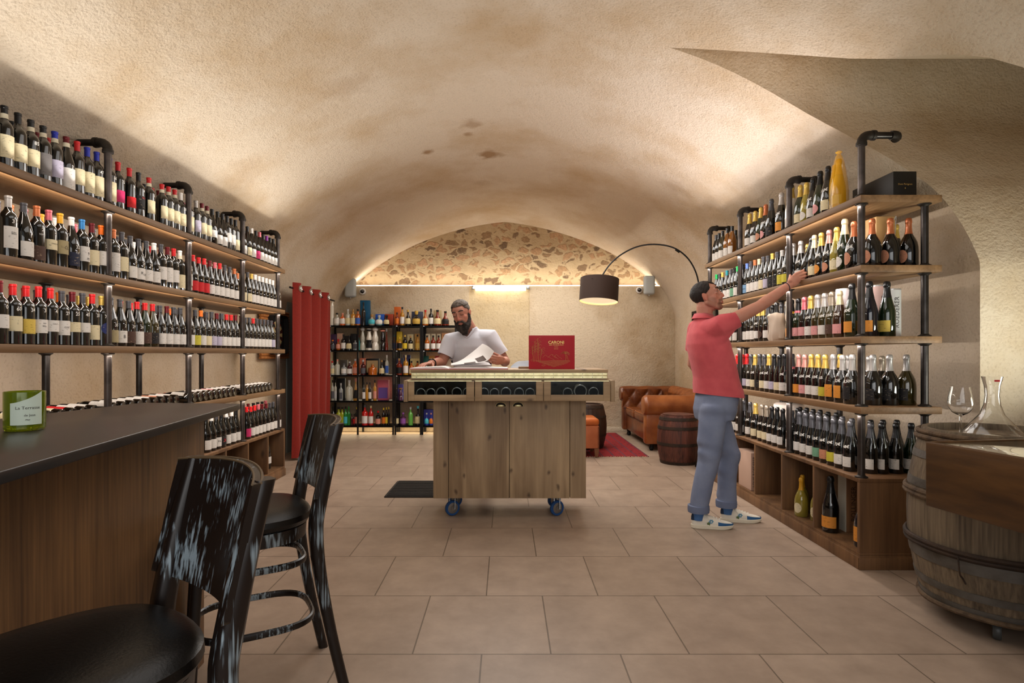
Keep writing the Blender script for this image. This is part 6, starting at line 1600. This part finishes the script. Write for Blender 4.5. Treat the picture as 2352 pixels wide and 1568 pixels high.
def shoe(body, heel, ang, wing=True):
    T = Matrix.Translation((heel[0],heel[1],0)) @ Matrix.Rotation(ang, 4, 'Z')
    def W(p): return T @ V(p)
    def outline(grow=0, n=40):
        out = []
        for k in range(n):
            a = 2*PI*k/n; u = math.cos(a); v = math.sin(a)
            x = .150+(.150+grow)*math.copysign(abs(u)**.85, u)
            wd = .0385+.010*math.exp(-((x-.21)/.07)**2)-.004*math.exp(-((x-.11)/.05)**2)+grow
            out.append((x, wd*math.copysign(abs(v)**.8, v)))
        return out
    o0 = outline(.003); bm = B()
    loft(bm, [[W((x,y,z+(.012*max(0,(x-.22)/.08)**2 if z < .02 else 0))) for x, y in outline(g)] for z, g in ((0,0),(.004,.004),(.026,.005),(.030,.002))]); so = obj('shoe_sole', bm, m_sole, body, True)
    bm = B(); rings = []
    hs = lambda x: .122 if x < .045 else .122-.024*min(1,(x-.045)/.06) if x < .105 else .098-.034*min(1,(x-.105)/.11) if x < .215 else .064-.016*((x-.215)/.085)
    for f, sc in ((0,1),(.25,1.01),(.5,.97),(.72,.86),(.88,.68),(.97,.42),(1,.15)):
        rings.append([W((.150+(x-.150)*(1-(1-sc)*.35), y*sc, .028+(max(.034,hs(x))-.028)*f)) for x, y in outline(0)])
    loft(bm, rings); up = obj('shoe_upper', bm, m_shoe, body, True, sharp=1.2)
    bm = B(); rings = []
    for f, sc in ((0,1.035),(.3,1.045),(.62,.985)):
        rings.append([W((x+.002, y*sc, .029+(max(.034,hs(x))-.028)*f)) for x, y in outline(0) if x > .175])
    for a, b2 in zip(rings, rings[1:]):
        A = [bm.verts.new(p) for p in a]; Bv = [bm.verts.new(p) for p in b2]; ring_faces(bm, A, Bv, False)
    obj('toe_guard', bm, m_blue, up, True)
    bm = B(); rings = []
    for f, sc in ((.35,1.03),(.6,1.0),(.8,.9),(.93,.72)):
        rings.append([W((.15+(x-.15)*(1.01-(1-sc)*.30), y*sc*1.03, .028+(hs(x)-.028)*f)) for x, y in sorted(outline(0), key=lambda q: math.atan2(q[1], q[0]-.15) % (2*PI)) if x < .055])
    for a, b2 in zip(rings, rings[1:]):
        A = [bm.verts.new(p) for p in a]; Bv = [bm.verts.new(p) for p in b2]; ring_faces(bm, A, Bv, False)
    obj('heel_tab', bm, m_navy, up, True)
    bm = B()
    for k in range(5):
        x = .115+k*.021; z = hs(x)+.003; tube(bm, spline([W((x,-.022,z-.012)), W((x+.006,0,z+.001)), W((x,.022,z-.012))], 4), .0024, 6)
    tube(bm, spline([W((.112,.0,.088)), W((.10,-.026,.098)), W((.118,-.034,.075)), W((.135,-.036,.06))], 5), .002, 6)
    obj('laces', bm, M('lace_white', (232,228,220), .7), up, True)
    bm = B()          # printed blossom and leaf on the outer side
    for k in range(6):
        a = k*1.05; ell(bm, W((.135+.012*math.cos(a), -.0385, .058+.010*math.sin(a))), (.008,.002,.006), Matrix.Rotation(a, 3, 'Y'), 10, 6)
    obj('blossom_print', bm, M('print_blue', (110,154,178), .6), up, True)
    bm = B()
    for a, x in ((.5,.115),(-.5,.118),(1.2,.12)): ell(bm, W((x, -.0375, .042)), (.014,.002,.006), Matrix.Rotation(a, 3, 'Y'), 10, 6)
    obj('leaf_print', bm, M('print_green', (92,112,70), .6), up, True)
    bm = B(); cyl(bm, W((.048,0,.06)), W((.052,0,.17)), .040, .044, 20); obj('sock', bm, m_sock, body, True)
shoe(pA, (1.388,4.300), -.10); shoe(pA, (1.668,4.460), -.08)
bm = B(); wv = (wR-eR).normalized(); p = eR.lerp(wR,.93); f = frames([eR,wR])[0]
tube(bm, [p+f[0]*.030*math.cos(a)+f[1]*.030*math.sin(a)+wv*.006*math.sin(a) for a in [2*PI*k/28 for k in range(28)]], .0026, 6, loop=True)
obj('bracelet', bm, M('bracelet_navy', (34,38,58), .6), pA, True)
# the bottle he takes from the shelf
b0, b1 = P(1849,642,4.225), P(1867,541,4.20)
ax = (b1-b0).normalized()
b0.z = max(b0.z, RZ[2]+.012)
e = ax.to_track_quat('Z', 'Y').to_euler()
o = bottle('c', 'k', 'k', '-', b0, 0, 'dark champagne bottle tilted in the hand of the man in red', 'champagne bottles on the second right shelf', tilt=e, price=None, scale=(.98,.98))
del o['group']

# ---------------------------------------------------------------- bearded man behind the counter
mskB = skin_mat('skin_tanned', (178,134,114), (90,62,48), (150,84,74))
TB = Matrix.Translation((-.398,5.17,1.655)) @ Matrix.Rotation(-PI/2-.24, 4, 'Z') @ Matrix.Rotation(.30, 4, 'Y') @ Matrix.Rotation(.20, 4, 'X')
fB = V((-.12,-1,0)).normalized()
sR, eR, wR = V((-.500,5.27,1.425)), V((-.580,5.22,1.225)), V((-.655,4.985,1.215))
sL, eL, wL = V((-.150,5.25,1.460)), V((-.005,5.25,1.225)), V((-.022,5.01,1.238))
bm = B(); head_solids(bm, TB, 1.03)
limb(bm, [V((-.325,5.30,1.44)), V((-.335,5.26,1.53)), V((-.375,5.20,1.60))], [.068,.064,.062])
loft(bm, [oval_ring((-.31,5.42,.90), fB, .13,.09), oval_ring((-.31,5.41,1.0), fB, .135,.09), oval_ring((-.315,5.36,1.2), fB, .14,.095), oval_ring((-.32,5.31,1.34), fB, .15,.095), oval_ring((-.325,5.29,1.41), fB, .12,.08), oval_ring((-.33,5.28,1.505), fB, .085,.07)])
limb(bm, [sR+V((.06,0,.01)), sR, sR.lerp(eR,.5), eR, eR.lerp(wR,.3), eR.lerp(wR,.65), wR], [.045,.050,.050,.045,.046,.038,.028], 18)
limb(bm, [sL-V((.06,0,.01)), sL, sL.lerp(eL,.5), eL, eL.lerp(wL,.3), eL.lerp(wL,.65), wL], [.045,.050,.050,.046,.047,.038,.028], 18)
hand_solids(bm, wR, (-.45,-.9,-.02), (0,-.1,-1), (.9,-.3,0), curl=(12,18,14), thumb=(.6,.7,.1), wr=.028)
hand_solids(bm, wL, (-.62,-.75,.05), (-.45,.75,.2), (.05,-.1,1), curl=(28,38,26), thumb=(.75,.35,.45), wr=.028)
for s in (-1, 1):
    h, k, a = V((-.31+s*.09,5.42,.90)), V((-.31+s*.11,5.43,.50)), V((-.31+s*.12,5.46,.09))
    limb(bm, [h, h.lerp(k,.5), k, k.lerp(a,.35), a], [.09,.075,.057,.054,.037], 16); limb(bm, [a+V((0,.03,-.045)), a+V((0,-.09,-.058)), a+V((0,-.16,-.063))], [.03,.028,.022])
bm = fuse(bm, .0042, 3)
me = mesh(bm, mskB, 'person', 3); paint(me, TB, False)
pB = bpy.data.objects.new('person', me); COL.objects.link(pB)
tag(pB, 'bearded man in white T-shirt turning a page of the book behind the counter', 'person')
def hairB(p):      # cropped sides, fuller brushed-up top
    if p.x > .052: return p.z > .086, .006
    if p.z > .075: return True, .009
    if p.x > .015: return p.z > .058-(.052-p.x)*.5, .003
    if p.x > -.02: return p.z > .012, .0025
    return p.z > -.05, .003
head_extras(pB, TB, hair_mat('hair_greying', (58,46,38), (104,90,76)), M('brow_brown', (56,42,34), .7), True, hairB)
q = lambda *p: TB @ V(p); Rb3 = TB.to_3x3()
bm = B()
E = lambda c, r: ell(bm, q(*c), r, Rb3, 24, 16)
E((.066,0,-.122), (.036,.044,.046)); E((.058,0,-.150), (.028,.034,.036)); E((.076,0,-.096), (.026,.032,.020))
for s in (-1, 1):
    limb(bm, [q(.012,s*.066,-.005), q(.016,s*.066,-.045), q(.045,s*.050,-.092), q(.066,s*.026,-.115)], [.010,.017,.026,.030], 14)
    limb(bm, [q(.104,s*.004,-.0455), q(.098,s*.022,-.050), q(.084,s*.034,-.070), q(.072,s*.036,-.092)], [.0075,.0095,.011,.015], 12)
bm = fuse(bm, .004, 2)
bm.normal_update()
for v in bm.verts:
    p = v.co; v.co = p+v.normal*(.0035*noise.noise(p*70)+.003*noise.noise(V((p.x*180,p.y*180,p.z*60)))+.001)
obj('beard', bm, M('beard_dark', (30,24,21), .75, var=(74,66,60), vscale=42, vstretch=(1,1,.3), bump=.9, bscale=240), pB, True, sharp=3)
m_tee = M('white_tshirt', (206,206,214), .9, bump=.15, bscale=500)
bm = B()
loft(bm, [oval_ring((-.31,5.41,.90), fB, .178,.13), oval_ring((-.31,5.40,1.0), fB, .176,.128), oval_ring((-.315,5.36,1.2), fB, .186,.132), oval_ring((-.32,5.31,1.36), fB, .198,.134), oval_ring((-.325,5.29,1.44), fB, .17,.112), oval_ring((-.33,5.28,1.495), fB, .098,.088), oval_ring((-.336,5.27,1.535), fB, .085,.085)])
for s0, e0 in ((sR, eR), (sL, eL)):
    c1 = s0.lerp(e0,.72); limb(bm, [s0.lerp(V((-.325,5.29,1.42)),.35), s0, c1, c1.lerp(e0,.4)], [.082,.079,.074,.073], 18)
bm = fuse(bm, .007, 7)
NX, NY, NRr = -.340, 5.258, .077
rad = lambda p: math.hypot(p.x-NX, p.y-NY)
bmesh.ops.delete(bm, geom=[f for f in bm.faces if rad(f.calc_center_median()) < NRr and f.calc_center_median().z > 1.38], context='FACES')
edge = [v for v in bm.verts if v.is_boundary and rad(v.co) < NRr+.03 and v.co.z > 1.38]
for v in edge:
    k = NRr/max(.01, rad(v.co)); v.co.x = NX+(v.co.x-NX)*k; v.co.y = NY+(v.co.y-NY)*k
ring = sorted([(math.atan2(v.co.y-NY, v.co.x-NX), v.co.z) for v in edge])
neck_z = lambda a: sum(z*max(1e-6, math.exp(-((abs((a-q+PI) % (2*PI)-PI))/.25)**2)) for q, z in ring)/sum(max(1e-6, math.exp(-((abs((a-q+PI) % (2*PI)-PI))/.25)**2)) for q, z in ring)
for s0, e0 in ((sR, eR), (sL, eL)):
    c1 = s0.lerp(e0,.72); dd = (e0-s0).normalized()
    cut(bm, c1, dd, lambda p: (p-c1).length < .14 and abs(p.x+.32) > .165)
folds(bm, .010, 5, (.8,.2,.7), 9, lambda p: .8+.6*max(0, 1-abs(p.z-1.2)/.15))
te = shell_cloth('t_shirt', bm, m_tee, pB)
bm = B(); ell(bm, (-.232,5.166,1.335), (.005,.004,.005), u=12, v=8); obj('chest_logo', bm, m_ink, te, True)
bm = B(); n = 48; tube(bm, [V((NX+NRr*math.cos(a), NY+NRr*math.sin(a), neck_z(a)-.003)) for a in [2*PI*k/n for k in range(n)]], 1, 8, loop=True, flat=(.0065,.013))
obj('neckband', bm, m_tee, te, True)
m_jean = M('dark_jeans', (38,42,54), .9)
bm = B()
loft(bm, [oval_ring((-.31,5.42,.80), fB, .165,.12), oval_ring((-.31,5.415,.9), fB, .17,.125), oval_ring((-.31,5.41,1.0), fB, .168,.12)])
for s in (-1, 1):
    h, k, a = V((-.31+s*.09,5.42,.86)), V((-.31+s*.11,5.43,.50)), V((-.31+s*.12,5.46,.07)); tube(bm, [h, h.lerp(k,.5), k, k.lerp(a,.4), a], [.10,.09,.075,.068,.062], 20)
bm = fuse(bm, .010, 4); obj('jeans', bm, m_jean, pB, True, sharp=3)
for s in (-1, 1):
    bm = B(); rings = []
    for y, w0, h0 in ((5.52,.028,.07),(5.49,.040,.095),(5.42,.042,.09),(5.36,.043,.065),(5.29,.044,.05),(5.235,.034,.04),(5.215,.016,.03)):
        rings.append([V((-.31+s*.12+w0*math.cos(2*PI*k/16), y, max(.0, h0*.5+h0*.5*math.sin(2*PI*k/16)))) for k in range(16)])
    loft(bm, rings); obj('shoe', bm, M('shoe_black', (28,27,27), .5), pB, True)
bm = B(); f = frames([eR,wR])[0]; p = eR.lerp(wR,.86)
tube(bm, [p+f[0]*.034*math.cos(a)+f[1]*.032*math.sin(a) for a in [2*PI*k/24 for k in range(24)]], 1, 8, loop=True, flat=(.004,.010)); ell(bm, p+V((-.01,-.012,.033)), (.017,.017,.006))
obj('wristwatch', bm, M('watch_black', (30,28,28), .4), pB, True)
